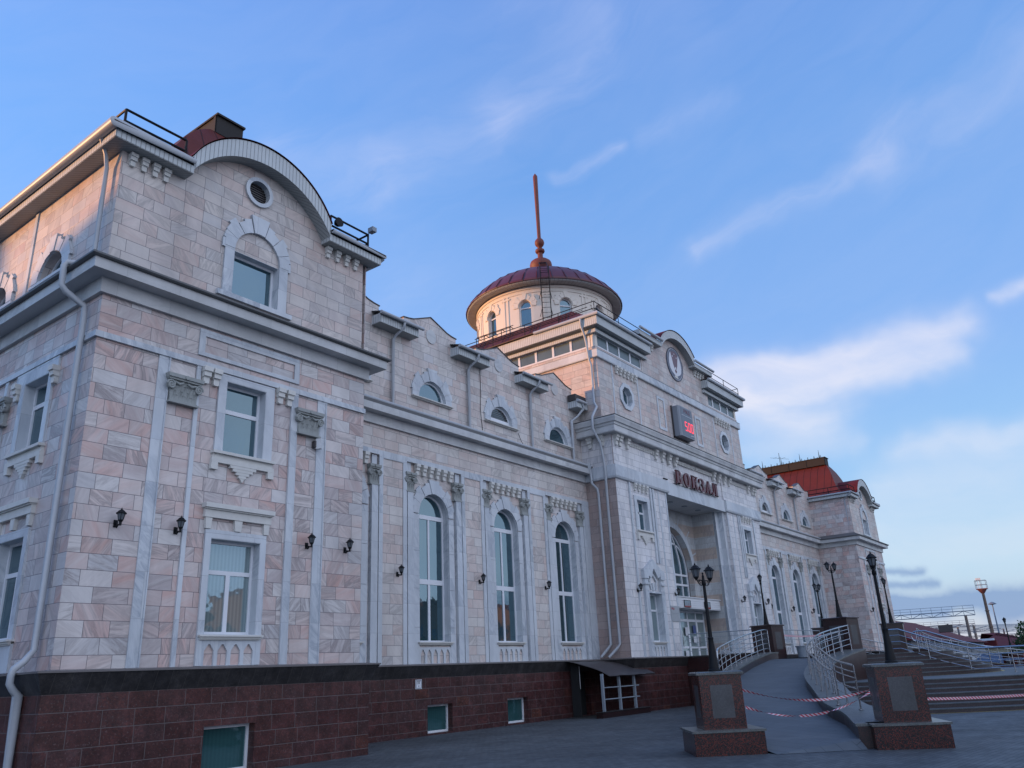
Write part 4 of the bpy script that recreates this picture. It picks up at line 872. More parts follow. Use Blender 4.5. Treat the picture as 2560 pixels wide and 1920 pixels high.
# roofs of the centre
m = MB(); e0, e1 = XU-.5, X2(XU)+.5; f0, f1 = YU+.03, YRE+.5; k = 2.1
m.add([(e0, f0, 17.06), (e1, f0, 17.06), (e1, f1, 17.06), (e0, f1, 17.06), (e0+k, f0+k, 18.66), (e1-k, f0+k, 18.66), (e1-k, f1-k, 18.66), (e0+k, f1-k, 18.66)], [(0, 1, 5, 4), (1, 2, 6, 5), (2, 3, 7, 6), (3, 0, 4, 7), (4, 5, 6, 7)]); part('roof', m, 'roof', mir=False)
rl = [((XU-.25, YU-.25), (34.4, YU-.25)), ((XU-.25, YU-.25), (XU-.25, 33))]
m = rail3(rl, 17.05, 17.80, 17.45, .02, 1.9); part('roof_railing', m, 'black')
m = MB()
for y in (18.6, 20.3, 22.0, 23.6):                          # roof ladder and snow bars
    m.tube([(XU-.3, y, 17.3), (XU+1.3, y+.9, 18.5)], .018, 5); m.tube([(XU-.3, y+.35, 17.3), (XU+1.3, y+1.25, 18.5)], .018, 5)
m.tube([(XU+.35, 18, 17.85), (XU+.35, 27, 17.85)], .018, 5); m.tube([(XU+.85, 18, 18.2), (XU+.85, 27, 18.2)], .018, 5)
part('snow_guard', m, 'black')
m = MB(); hoop = [(XU+.3+.35*i, 22.6+.0*i, 18.05+.28*i+.0) for i in range(4)]
for i in range(5): m.tube([(XU+.2, 22.2+i*.55, 17.75), (XU+.3, 22.3+i*.55, 18.25), (XU+.75, 22.6+i*.55, 18.55), (XU+1.3, 22.8+i*.55, 18.65)], .02, 5)
m.tube([(XU+.3, 22.2, 18.25), (XU+.3, 24.6, 18.25)], .02, 5); m.tube([(XU+.75, 22.4, 18.55), (XU+.75, 24.8, 18.55)], .02, 5); part('roof_ladder', m, 'black', mir=False)
# centre rain pipes on the left flank
fx = XC-.12
pipe([(XC-.3, YH-.35, 10.06), (XC-.22, YH-.4, 9.85), (XC-.20, YH-.42, 9.3), (XC-.12, YH-.62, 9.05), (fx, YH-.66, 8.8), (fx, YH-.66, 2.6), (fx-.06, YH-.55, 2.45), (fx-.25, YH-.3, 2.12)], .055)
m = MB(); m.lathe((XC-.3, YH-.36, 9.95), [(.05, -.1), (.13, .05), (.14, .22), (.11, .22)], 10); part('hopper', m, 'pipe', smooth=True)
pipe([(XU-.48, YU+.4, 17.0), (XU-.46, YU+.42, 16.7), (XU-.24, YU+.40, 16.25), (XU-.2, YU+.36, 15.9), (XU-.16, YU+.3, 15.0), (XU-.10, YU+.26, 14.8), (XU-.10, YU+.26, 13.0), (XU-.2, YU+.1, 12.7), (XC-.62, YU+.1, 12.15), (XC-.66, YU+.1, 11.6), (XC-.3, YU-.0, 11.0), (XC-.2, YU-.05, 10.2), (XC-.24, YU-.1, 9.5), (fx, YU-.02, 9.1), (fx, YU-.02, 2.6), (fx-.06, YU+.07, 2.45), (fx-.28, YU+.38, 2.1)], .055)
# ---------------------------------------------------------------- drum, dome and spire
DC = (38.42, 25.42); DR = 4.17; W0 = rad(231.4); WS = rad(32)
m = MB(); prof = [(DR, 18.0), (DR, 22.7)]
NW = 11; WS = 2*PI/NW
n = 0
for i in range(NW):
    a = W0+i*WS; fr = ('D', (DC[0], DC[1], DR, a)); half = WS*DR/2
    seg = [(-half+2*half*k/12, 18.0) for k in range(13)]+[(half-2*half*k/12, 22.68) for k in range(13)]
    hole = archloop(0, .37, 20.15, 21.42, 12)
    # wall as columns of quads round the opening so that it follows the curve
    us = sorted(set([-half, -half*.75, -.5, -.37, .37, .5, half*.75, half]+[.37*math.cos(PI*k/12) for k in range(13)]))
    for u0, u1 in zip(us, us[1:]):
        if u1 <= -.37+1e-6 or u0 >= .37-1e-6: m.add([fr3(fr, u0, 18, 0), fr3(fr, u1, 18, 0), fr3(fr, u1, 22.7, 0), fr3(fr, u0, 22.7, 0)], [(0, 1, 2, 3)])
        else:
            t0 = 21.42+math.sqrt(max(0, .37**2-u0*u0)); t1 = 21.42+math.sqrt(max(0, .37**2-u1*u1))
            m.add([fr3(fr, u0, 18, 0), fr3(fr, u1, 18, 0), fr3(fr, u1, 20.15, 0), fr3(fr, u0, 20.15, 0)], [(0, 1, 2, 3)]); m.add([fr3(fr, u0, t0, 0), fr3(fr, u1, t1, 0), fr3(fr, u1, 22.7, 0), fr3(fr, u0, 22.7, 0)], [(0, 1, 2, 3)])
    l = hole; k = len(l); m.add([fr3(fr, p[0], p[1], 0) for p in l]+[fr3(fr, p[0], p[1], -.22) for p in l], [(j, (j+1) % k, k+(j+1) % k, k+j) for j in range(k)])
o = part('drum', m, 'plaster', mir=False); DRM = o
for i in range(NW):
    a = W0+i*WS; fr = ('D', (DC[0], DC[1], DR, a))
    m = MB(); m.prism(fr, archloop(0, .38, 20.14, 21.42, 12), -.24, -.17, holes=[archloop(0, .32, 20.20, 21.42, 12)]); m.prism(fr, rect(-.36, .36, 21.33, 21.40), -.235, -.165); o = part('drum_window', m, 'pvc', mir=False)
    m = MB(); m.prism(fr, archloop(0, .36, 20.16, 21.42, 12), -.25, -.22); build('pane', m, 'glass', o)
    m = MB(); voussoirs(m, fr, 0, 21.42, .40, .62, 3, steps=(.02, .12, .06), key=(.12, .14, .36), d=.05)
    m.prism(fr, rect(-.66, -.40, 21.36, 21.5), 0, .05); m.prism(fr, rect(.40, .66, 21.36, 21.5), 0, .05); build('surround', m, 'plaster', o); m = MB(); m.prism(fr, rect(-.42, .42, 20.08, 20.14), 0, .07); build('sill', m, 'plaster', o)
    fr = ('D', (DC[0], DC[1], DR, a+WS/2)); m = MB()
    m.prism(fr, rect(-.17, -.08, 18.6, 22.2), 0, .04); m.prism(fr, rect(.08, .17, 18.6, 22.2), 0, .04); m.prism(fr, rect(-.28, .28, 22.0, 22.1), 0, .05); build('pilaster', m, 'plaster', DRM)
m = MB()
for i in range(1): m.lathe((DC[0], DC[1], 0), [(DR, 22.2), (DR+.04, 22.2), (DR+.04, 22.28), (DR, 22.28)], 66); m.lathe((DC[0], DC[1], 0), [(DR, 22.42), (DR+.06, 22.44), (DR+.06, 22.58), (DR, 22.6)], 66)
build('moulding', m, 'plaster', DRM)
m = MB(); m.lathe((DC[0], DC[1], 0), [(DR-.1, 22.62), (4.74, 22.60), (4.80, 22.64), (4.80, 22.70)], 72)
def radial(name, c, n_, rough=.5, dark=.4):
    mt, N, b = mat(name); P = N.new('ShaderNodeNewGeometry').outputs['Position']; s = N.sep(P)
    t = N.m('ARCTAN2', N.m('SUBTRACT', s[1], DC[1]), N.m('SUBTRACT', s[0], DC[0])); f = N.m('FRACT', N.m('MULTIPLY', N.m('ADD', t, 4.0), n_/(2*PI))); e = N.m('MINIMUM', f, N.m('SUBTRACT', 1, f))
    gr = N.new('ShaderNodeMapRange', {'Value': e, 'From Min': .03, 'From Max': .07}).outputs[0]
    nz = N.noise(P, 2, 5, .6); cc = N.mix(nz, tuple(x*.75 for x in c), tuple(x*1.3 for x in c)); cc = N.mix(gr, tuple(x*dark for x in c), cc)
    setb(N, b, Base_Color=cc, Roughness=rough); bump(N, b, N.m('SUBTRACT', 1, gr), .6, .02); return mt
o = part('dome', MB().lathe((DC[0], DC[1], 0), [(4.86, 22.68), (4.88, 22.74), (4.72, 22.92), (4.45, 23.28), (4.10, 23.66), (3.6, 24.06), (3.0, 24.45), (2.3, 24.80), (1.6, 25.06), (.9, 25.24), (.3, 25.3)], 72), radial('dome sheet metal', (.10, .020, .026), 36, .45), mir=False, smooth='all')
build('dome_soffit', m, radial('dome soffit boards', (.38, .39, .38), 130, .6, .55), o)
m = MB(); 
for i in range(36):
    a = 2*PI*i/36; m.tube([(DC[0]+r*math.cos(a), DC[1]+r*math.sin(a), z) for r, z in ((4.87, 22.76), (4.46, 23.30), (3.61, 24.08), (2.31, 24.82), (.92, 25.26))], .018, 4)
build('standing_seam', m, 'redmetal', o)
sp = empty('spire', (DC[0]-XA, DC[1]-YC, 25.2)); sp.parent = st
S_ = lambda name, prof, k=20: build(name, MB().lathe((DC[0], DC[1], 0), prof, k), 'rust', sp, smooth='all')
S_('spire_base', [(.5, 25.1), (.55, 25.6), (.64, 25.80), (.70, 25.98), (.71, 26.12), (.66, 26.28), (.52, 26.40), (.30, 26.46), (.18, 26.5)])
S_('neck', [(.19, 26.4), (.17, 26.5), (.17, 26.98)]); S_('collar', [(.17, 26.96), (.26, 27.0), (.31, 27.10), (.29, 27.2), (.2, 27.26), (.13, 27.30)])
S_('ball', [(.10, 27.28), (.14, 27.38)]+[(.31*math.sin(t*PI/10), 27.72-.33*math.cos(t*PI/10)) for t in range(2, 9)]+[(.13, 28.05)])
S_('rod', [(.12, 28.0), (.125, 29.5), (.15, 32.0), (.155, 32.72), (.12, 32.80), (0.01, 32.98)], 10)
# ladder up the drum
m = MB(); la = rad(215.5); L = lambda r, z, s: (DC[0]+r*math.cos(la)+s*.24*-math.sin(la), DC[1]+r*math.sin(la)+s*.24*math.cos(la), z)
pr = [(4.62, 18.2), (4.95, 22.9)]; dm = [(4.80, 23.1), (4.32, 23.72), (3.7, 24.25), (2.9, 24.75), (2.0, 25.15)]
for s in (-1, 1):
    m.tube([L(4.55, 18.2, s), L(4.95, 22.7, s), L(4.98, 23.4, s)], .03, 5); m.tube([L(r, z, s*.9) for r, z in dm], .02, 5)
for i in range(16): z = 18.5+i*.30; r = 4.55+.4*(z-18.2)/4.5; m.tube([L(r, z, -1), L(r, z, 1)], .014, 4)
for i in range(len(dm)-1):
    for k in range(3): r = dm[i][0]+(dm[i+1][0]-dm[i][0])*k/3; z = dm[i][1]+(dm[i+1][1]-dm[i][1])*k/3; m.tube([L(r, z, -.9), L(r, z, .9)], .013, 4)
for z in (19.6, 20.9, 22.0):
    for s in (-1, 1): m.tube([L(4.75, z, s), L(4.17, z-.25, s*1.5)], .018, 4)
part('dome_ladder', m, 'black', mir=False)
# emblem on the gable: a white bird with raised wings on a round shield
EC = (38.58, 17.14); fE = lambda lp, a, b: MB().prism(FU, lp, a, b)
disc = lambda r, k=48: [(EC[0]+r*math.cos(i*2*PI/k), EC[1]+r*math.sin(i*2*PI/k)) for i in range(k)]
em = part('emblem', fE(disc(.96), 0, .03), plain('emblem pale ring', (.46, .48, .52), .5, var=.06), mir=False)
build('rim', MB().prism(FU, disc(.97), 0, .045, holes=[disc(.91)]), plain('emblem dark ring', (.06, .075, .11), .5), em)
build('field', fE(disc(.87), 0, .036), plain('emblem blue grey', (.11, .13, .18), .5), em)
R8 = lambda pts: [(EC[0]+x, EC[1]+z) for x, z in pts]
top = [(.72*math.cos(t), .74*math.sin(t)) for t in [PI*.30+PI*.4*i/12 for i in range(13)]]
build('upper_field', fE(R8([(-.22, -.30), (.22, -.30), (.34, .1)]+top+[(-.34, .1)]), 0, .041), plain('emblem muted purple', (.15, .095, .12), .5), em)
wing = [(.02, -.34), (.12, -.30), (.26, -.02), (.36, .34), (.46, .62), (.60, .46), (.70, .18), (.72, -.10), (.66, -.34), (.52, -.50), (.32, -.60), (.16, -.66), (.02, -.66)]
brd = R8([(-x, z) for x, z in reversed(wing)]+wing[:-1]+[(.16, -.60), (.34, -.80), (.22, -.78), (.12, -.70), (.10, -.80), (0, -.84), (-.10, -.80), (-.12, -.70), (-.22, -.78), (-.34, -.80), (-.16, -.60)][0:0])
build('bird', fE(brd, 0, .048), plain('emblem white', (.62, .64, .68), .5, var=.04), em)
build('bird_tail', fE(R8([(-.06, -.5), (.06, -.5), (.22, -.80), (0, -.83), (-.22, -.80)]), 0, .046), 'bracket', em)
build('bird_head', fE(R8([(-.10, -.40), (-.09, -.26), (-.02, -.16), (.04, -.18), (.06, -.26), (.10, -.40), (0, -.5)]), 0, .052), 'alu', em)
build('sun_cross', MB().prism(FU, R8([(-.05, -.52), (.05, -.52), (.05, -.46), (.10, -.46), (.10, -.37), (.05, -.37), (.05, -.31), (-.05, -.31), (-.05, -.37), (-.10, -.37), (-.10, -.46), (-.05, -.46)]), 0, .056), 'letter', em)
for x, z in ((-.24, .42), (.0, .60), (.24, .42)): build('star', fE(R8([(x+(.055 if i % 2 == 0 else .025)*math.cos(i*PI/8), z+(.055 if i % 2 == 0 else .025)*math.sin(i*PI/8)) for i in range(16)]), 0, .050), 'pvc', em)
# repeat everything tagged for mirroring on the other half
kids = {}
for o in bpy.data.objects:
    if o.parent is not None: kids.setdefault(o.parent.name, []).append(o)
def dupm(o, parent):
    c = o.copy(); COL.objects.link(c); c.parent = parent
    for ch in kids.get(o.name, []): dupm(ch, c)
    return c
for o in MIR:
    c = dupm(o, st); c.location.x = -o.location.x; c.scale.x = -o.scale.x
    if abs(o.rotation_euler.z) > .1: c.rotation_euler.z = -o.rotation_euler.z
# ---------------------------------------------------------------- text helper
def text_mb(s, size, depth=.01, sx=1.0):
    cu = bpy.data.curves.new('txt', 'FONT'); cu.body = s; cu.size = size; cu.extrude = depth; cu.align_x = 'CENTER'; cu.align_y = 'CENTER'; cu.resolution_u = 3
    o = bpy.data.objects.new('txt', cu); COL.objects.link(o); dg = bpy.context.evaluated_depsgraph_get(); dg.update()
    me = bpy.data.meshes.new_from_object(o.evaluated_get(dg)); mb = MB(); mb.add([(v.co.x*sx, v.co.y, v.co.z) for v in me.vertices], [tuple(p.vertices) for p in me.polygons])
    bpy.data.objects.remove(o); bpy.data.meshes.remove(me); return mb
def place_text(mb, u, y, z): mb.v = [(u+v[0], y-v[2], z+v[1]) for v in mb.v]; return mb
# ---------------------------------------------------------------- digital clock
ck = empty('digital_clock', (38.28, YU-.02, 12.8), label='grey box shaped digital clock on the upper front, showing 5:00 in red digits', cat='clock')
cx0, cx1, cz0, cz1, cy = 37.45, 39.10, 12.82, 14.45, YU-.45
m = MB(); vs = [(cx0, YU-.03), (cx0, cy+.10), (cx0+.05, cy+.03), (cx0+.16, cy), (cx1-.16, cy), (cx1-.05, cy+.03), (cx1, cy+.10), (cx1, YU-.03)]; k = len(vs)
m.add([(x, y, cz0) for x, y in vs]+[(x, y, cz1) for x, y in vs], [(i, (i+1) % k, k+(i+1) % k, k+i) for i in range(k)]+[tuple(range(k)), tuple(range(k, 2*k))]); build('case', m, 'clockbody', ck)
m = MB(); m.box(cx0-.05, cx0+.02, YU-.08, YU, cz0-.05, cz1+.05); m.box(cx0-.05, cx1+.05, YU-.08, YU, cz0-.06, cz0); build('mount', m, 'dkmetal', ck)
m = MB(); m.box(cx0+.18, cx1-.10, cy-.006, cy, cz0+.06, cz1-.05); build('face', m, 'clockface', ck)
def seg7(mb, x, z, w_, h, on, t=.045):
    S = {'a': rect(x, x+w_, z+h-t, z+h), 'g': rect(x, x+w_, z+h/2-t/2, z+h/2+t/2), 'd': rect(x, x+w_, z, z+t), 'f': rect(x, x+t, z+h/2, z+h), 'b': rect(x+w_-t, x+w_, z+h/2, z+h), 'e': rect(x, x+t, z, z+h/2), 'c': rect(x+w_-t, x+w_, z, z+h/2)}
    for s in on: mb.prism(('F', cy-.006), S[s], 0, .006)
m = MB(); dx = .0; seg7(m, 37.98, 13.16, .25, .50, 'afgcd'); seg7(m, 38.36, 13.16, .25, .50, 'abcdef'); seg7(m, 38.70, 13.16, .25, .50, 'abcdef')
m.prism(('F', cy-.006), rect(38.275, 38.315, 13.18, 13.23), 0, .006); build('digits', m, 'led', ck)
build('logo', place_text(text_mb('РЖД', .28, .004, 1.1), 38.35, cy-.008, 14.22), plain('dull red logo', (.16, .03, .05), .5), ck)
m = MB(); m.box(37.72, 38.95, cy-.009, cy-.006, 13.98, 13.995); build('divider', m, 'pvc', ck)
build('caption', place_text(text_mb('ВРЕМЯ', .085, .003), 38.75, cy-.008, 12.98), 'pvc', ck)
# ---------------------------------------------------------------- big red letters, each stroke with slab serifs
sg = empty('station_sign', (38.4, YC, 10.05), label='dark red slab serif letters spelling ВОКЗАЛ above the entrance', cat='sign')
def letter(ch, x, z, w_, h):
    m = MB(); f = ('F', YC-.05); D = (.03, .11); S = .15; T = .055; sr = .05
    P = lambda lp: m.prism(f, [(x+a*w_, z+b*h) for a, b in lp], *D, back=True)
    stem = lambda a, b: P([(a, 0), (b, 0), (b, 1), (a, 1)])
    ser = lambda a, b, y0: P([(a, y0), (b, y0), (b, y0+.075), (a, y0+.075)])
    def ring(cx, cz, rx, rz, ix, iz, a0=0, a1=2*PI, n=28):
        o_ = [(cx+rx*math.cos(a0+(a1-a0)*i/n), cz+rz*math.sin(a0+(a1-a0)*i/n)) for i in range(n+1)]; q = [(cx+ix*math.cos(a0+(a1-a0)*i/n), cz+iz*math.sin(a0+(a1-a0)*i/n)) for i in range(n+1)]
        if abs(a1-a0) > 6.2: m.prism(f, [(x+a*w_, z+b*h) for a, b in o_[:-1]], *D, holes=[[(x+a*w_, z+b*h) for a, b in q[:-1]]], back=True)
        else: P(o_+q[::-1])
    if ch == 'В': stem(.10, .42); ser(0, .5, 0); ser(0, .5, .925); ring(.42, .74, .38, .26, .14, .16, -PI/2, PI/2, 12); ring(.42, .27, .48, .27, .18, .17, -PI/2, PI/2, 12)
    if ch == 'О': ring(.5, .5, .5, .53, .17, .42)
    if ch == 'К': stem(.10, .40); ser(0, .5, 0); ser(0, .5, .925); P([(.40, .42), (.52, .38), (.92, .93), (.78, .97)]); P([(.46, .52), (.68, .60), (1.0, .05), (.72, .05)]); ser(.62, 1.05, 0); ser(.66, 1.0, .925)
    if ch == 'З': ring(.42, .75, .44, .27, .16, .17, -PI/2, PI*.80, 14); ring(.42, .27, .50, .29, .20, .19, -PI*.85, PI/2, 14); P([(.02, .66), (.14, .66), (.14, .92), (.02, .92)]); P([(0, .10), (.13, .10), (.13, .34), (0, .34)])
    if ch == 'А': P([(.08, 0), (.20, 0), (.54, .88), (.44, 1.0)]); P([(.44, 1.0), (.60, 1.0), (.96, 0), (.62, 0), (.42, .78)]); P([(.28, .26), (.70, .26), (.68, .34), (.31, .34)]); ser(0, .32, 0); ser(.54, 1.04, 0)
    if ch == 'Л': P([(.30, 1.0), (.42, 1.0), (.36, .3), (.24, .02), (.06, 0), (0, .10), (.02, .24), (.14, .26), (.20, .14), (.28, .36)]); stem(.60, .92); ser(.52, 1.02, 0); ser(.22, 1.02, .925)
    return m
xs_ = [35.92, 36.80, 37.68, 38.56, 39.34, 40.14]
for ch, x in zip('ВОКЗАЛ', xs_):
    o = build('letter', letter(ch, x, 10.03, .72, .68), 'letter', sg)
m = MB(); m.tube([(35.7, YC-.03, 10.02), (41.0, YC-.03, 10.02)], .012, 5); m.tube([(34.7, YC-.05, 10.10), (35.1, YC-.05, 10.10)], .03, 6); build('sign_rail', m, 'black', sg)
# plaques and small signs fixed to the walls
pq = build('wall_plaque', MB().box(34.02, 34.94-.08, YC-.03, YC, 3.86, 4.19).box(34.02, 34.94-.08, YC-.03, YC, 3.54, 3.85), plain('grey plaque', (.30, .32, .34), .4), None, label='grey two part plaque with a small red logo beside the entrance', category='plaque') if False else None
pq = empty('wall_plaque', (34.45, YC, 3.5), label='grey two part plaque with small red writing, left of the entrance doors', cat='plaque')
build('plate', MB().box(34.02, 34.86, YC-.03, YC, 3.86, 4.20), plain('grey plaque', (.30, .32, .34), .4), pq); build('plate', MB().box(34.02, 34.86, YC-.03, YC, 3.52, 3.85), plain('grey plaque', (.30, .32, .34), .4), pq)
build('logo', place_text(text_mb('РЖД', .12, .003), 34.22, YC-.033, 4.07), plain('plaque red', (.35, .03, .05), .5), pq)
hg = empty('hydrant_sign', (19.19, YH-.14, 1.3), label='small white square sign reading ПГ on the red granite plinth', cat='sign')
build('plate', MB().box(19.06, 19.33, YH-.165, YH-.14, 1.34, 1.61), 'pvc', hg); build('border', MB().prism(('F', YH-.165), rect(19.075, 19.315, 1.355, 1.595), 0, .003, holes=[rect(19.09, 19.30, 1.37, 1.58)]), 'clockface', hg)
build('writing', place_text(text_mb('ПГ', .13, .002), 19.195, YH-.168, 1.515), 'black', hg); build('writing', place_text(text_mb('4', .08, .002), 19.195, YH-.168, 1.415), 'black', hg)
fl = empty('wall_floodlight', (12.76, YP-.05, 7.1), label='small box shaped floodlight under the right hand pilaster capital of the near pavilion', cat='floodlight')
m = MB(); m.obox((12.78, YP-.14), .5, .05, .07, 7.12, 7.38); build('housing', m, 'alu', fl); build('bracket', MB().box(12.66, 12.72, YP-.12, YP, 7.15, 7.32), 'dkmetal', fl)
# ---------------------------------------------------------------- lanterns
def lantern(p, s, parent, k=1.0):
    """hexagonal lantern standing on p (bottom centre), s = scale"""
    x, y, z = p; s_ = s; s = s*k; q_ = s_/s; H = lambda r, zz, o=0: [(x+r*s*math.cos(PI/3*i+o), y+r*s*math.sin(PI/3*i+o), z+zz*s_) for i in range(6)]; vz = lambda P_: [(a, b*q_) for a, b in P_]
    m = MB(); a, b = H(.05, .06), H(.082, .25); m.add(a+b, [(i, (i+1) % 6, 6+(i+1) % 6, 6+i) for i in range(6)]); g_ = build('lantern_glass', m, 'lampglass', parent)
    m = MB()
    for i in range(6): m.tube([a[i], b[i]], .0065*s, 4); m.tube([a[i], a[(i+1) % 6]], .006*s, 4); m.tube([b[i], b[(i+1) % 6]], .007*s, 4)
    m.lathe((x, y, z), vz([(0.0, 0), (.028*s, 0), (.045*s, .03*s), (.055*s, .06*s), (0, .062*s)]), 6)
    m.lathe((x, y, z), vz([(.085*s, .25*s), (.112*s, .245*s), (.113*s, .258*s), (.085*s, .285*s), (.066*s, .32*s), (.035*s, .355*s), (.014*s, .362*s), (.02*s, .38*s), (.008*s, .395*s), (.006*s, .42*s), (0, .425*s)]), 6)
    return build('lantern_frame', m, 'black', parent)
def wall_lamp(x, y, ztop, label, group):
    t = empty('wall_lamp', (0, 0, 0)); m = MB()
    m.box(-.04, .04, -.02, 0, -.36, -.22); build('wall_plate', m, 'black', t)
    m = MB(); m.tube([(0, -.01, -.27), (0, -.08, -.32), (0, -.15, -.335), (0, -.19, -.32)], .017, 6); m.tube([(0, -.02, -.34), (0, -.06, -.37), (0, -.09, -.34), (0, -.06, -.31)], .012, 5); m.tube([(0, -.19, -.35), (0, -.19, -.28)], .025, 6); build('arm', m, 'black', t)
    lantern((0, -.19, -.285), .67, t, 1.45)
    t.location = (x, y, ztop); return setp(t, label, 'lamp', group)
PROTO = wall_lamp(7.95, YP, 5.02, 'black wall lantern nearest the corner with the rain pipe, on pink marble', 'black lanterns fixed along the marble walls')
pk = children(PROTO)
def wl(x, y, label, rz=0, zt=5.02):
    c = PROTO.copy(); COL.objects.link(c); c.location = (x, y, zt); c.rotation_euler.z = rz
    for k_ in pk: d = k_.copy(); COL.objects.link(d); d.parent = c
    c['label'] = label; return c
for x, y, l in ((9.22, YP, 'black wall lantern between the first marble strip and the large ground floor window'),
                (12.62, YP, 'black wall lantern below the floodlight, right of the large ground floor window'),
                (13.82, YP, 'black wall lantern near the right edge of the near pavilion'),
                (18.42, YH, 'black wall lantern left of the first tall arched window'), (22.47, YH, 'black wall lantern between the first and second tall arched windows'), (26.50, YH, 'black wall lantern between the second and third tall arched windows'),
                (31.12, YC, 'black wall lantern on white marble left of the narrow window with a pointed hood'), (34.66, YC, 'black wall lantern just left of the entrance recess'),
                (X2(34.66)+.2, YC, 'black wall lantern just right of the entrance recess'), (X2(31.12)+.1, YC, 'black wall lantern right of the far pointed hood window'),
                (X2(26.50), YH, 'black wall lantern on the far hall, nearest the entrance block'), (X2(22.47), YH, 'black wall lantern on the far hall, second from the entrance block'), (X2(18.42), YH, 'black wall lantern on the far hall, next to the far pavilion'),
                (X2(13.82), YP, 'black wall lantern on the far pavilion, left of its window'), (X2(9.22), YP, 'black wall lantern at the right of the far pavilion front')): wl(x, y, l)
# ---------------------------------------------------------------- pedestals and street lamps
def pedestal(c, ax, z0, z1, size, base, label):
    t = empty('lamp_pedestal', (c[0], c[1], 0), 0, label=label, cat='pedestal', group='red granite lamp pedestals')
    if base:
        m = MB(); m.obox(c, ax, .665, .665, 0, .40); build('base', m, 'gpol', t); m = MB(); m.obox(c, ax, .695, .695, .40, .44); build('base_cap', m, 'cap', t); z0 = .44
    m = MB(); m.obox(c, ax, size/2, size/2, z0, z1-.06); build('shaft', m, 'gpol' if base else 'gpol2', t)
    m = MB(); m.obox(c, ax, size/2+.05, size/2+.05, z1-.06, z1-.02); m.obox(c, ax, size/2+.05, size/2+.05, z1-.02, z1, .9); build('cap', m, 'cap' if base else 'gpol2', t)
    ca, sa = math.cos(ax), math.sin(ax); h = size/2
    for q in range(4):
        a = ax+q*PI/2; n = (math.cos(a), math.sin(a)); u = (-n[1], n[0]); d = h+.002; vs = []; zz0, zz1 = (z1-.85, z1-.25) if base else (z1-1.0, z1-.30)
        for (s, zz) in ((-1, zz0), (1, zz0), (1, zz1), (-1, zz1)): vs.append((c[0]+n[0]*d+u[0]*s*h*.52, c[1]+n[1]*d+u[1]*s*h*.52, zz))
        for (s, zz) in ((-1, zz0), (1, zz0), (1, zz1), (-1, zz1)): vs.append((c[0]+n[0]*(d-.01)+u[0]*s*h*.52, c[1]+n[1]*(d-.01)+u[1]*s*h*.52, zz))
        m = MB(); m.add(vs, [(0, 1, 2, 3), (0, 1, 5, 4), (1, 2, 6, 5), (2, 3, 7, 6), (3, 0, 4, 7)]); build('panel', m, 'gpanel', t)
    return t
def lamppost(c, z, az, label, half=.26):
    t = empty('street_lamp', (0, 0, 0))
    build('base', MB().lathe((0, 0, 0), [(0, 0), (.125, 0), (.125, .03), (.105, .05), (.10, .12), (.085, .2), (.075, .34), (.06, .52), (.05, .60), (.058, .62), (.058, .645), (.045, .66)], 14), 'black', t, smooth=True)
    m = MB(); m.lathe((0, 0, 0), [(.043, .65), (.033, 1.3), (.029, 1.68), (.045, 1.70), (.045, 1.76), (.03, 1.80), (.026, 1.88), (.012, 1.90), (.02, 1.93), (.0, 1.96)], 12); build('pole', m, 'black', t, smooth=True)
    m = MB(); m.tube([(-half-.03, 0, 1.785), (half+.03, 0, 1.785)], .013, 6)
    for s in (-1, 1):
        pts = [(s*(.03+half*.8*i/10), 0, 1.70-.03*math.sin(PI*i/10)+.07*(i/10)**2) for i in range(11)]; m.tube(pts, .009, 5)
        sp_ = [(s*(half*.62+.05*math.cos(a)*(1-a/12)), 0, 1.735+.035*math.sin(a)*(1-a/12)) for a in [i*.5 for i in range(16)]]; m.tube(sp_, .007, 4)
        m.tube([(s*half, 0, 1.78), (s*half, 0, 1.82)], .02, 6)
    build('cross_arm', m, 'black', t)
    for s in (-1, 1): lantern((s*half, 0, 1.80), .80, t, 1.3)
    t.location = (c[0], c[1], z); t.rotation_euler.z = az; return setp(t, label, 'street lamp', 'twin headed street lamps on the pedestals')
PED = [((16.2, 7.18), rad(35.5), 1.49, .82, True, rad(-8), 'nearest red granite pedestal on a stepped base, left of the ramp, with a grey panel', 'twin lantern street lamp on the near left pedestal, both lanterns seen'),
       ((17.84, 4.2), rad(25), 1.49, .84, True, rad(13), 'red granite pedestal at the foot of the curb, right of the taped off ramp', 'large dark street lamp in front of the steps, lanterns one behind the other'),
       ((35.15, 12.97), rad(-10), 3.11, .95, False, rad(20), 'dark granite pedestal at the top of the left ramp railing', 'street lamp at the head of the ramp on its left side, seen edge on'),
       ((33.4, 9.42), rad(-10), 3.11, .95, False, rad(-14), 'tall dark granite pedestal between the ramp and the steps', 'street lamp on the tall pedestal between ramp and steps'),
       ((42.04, 12.7), rad(10), 3.10, .95, False, rad(-6), 'dark granite pedestal behind the terrace, second from the entrance', 'smallest twin street lamp, behind the terrace in front of an arched window'),
       ((42.9, 9.75), rad(10), 3.11, .95, False, rad(8), 'dark granite pedestal right of the top of the steps', 'street lamp right of the top of the steps against the far pavilion'),
       ((60.9, 7.2), rad(55), 1.49, .82, True, rad(10), 'distant granite pedestal at the far end of the second ramp', 'far away street lamp at the right edge in front of the red roofs')]
for c, ax, z1, sz_, bs, la_, l1, l2 in PED:
    pedestal(c, ax, 0, z1, sz_, bs, l1); lamppost(c, z1, la_, l2)
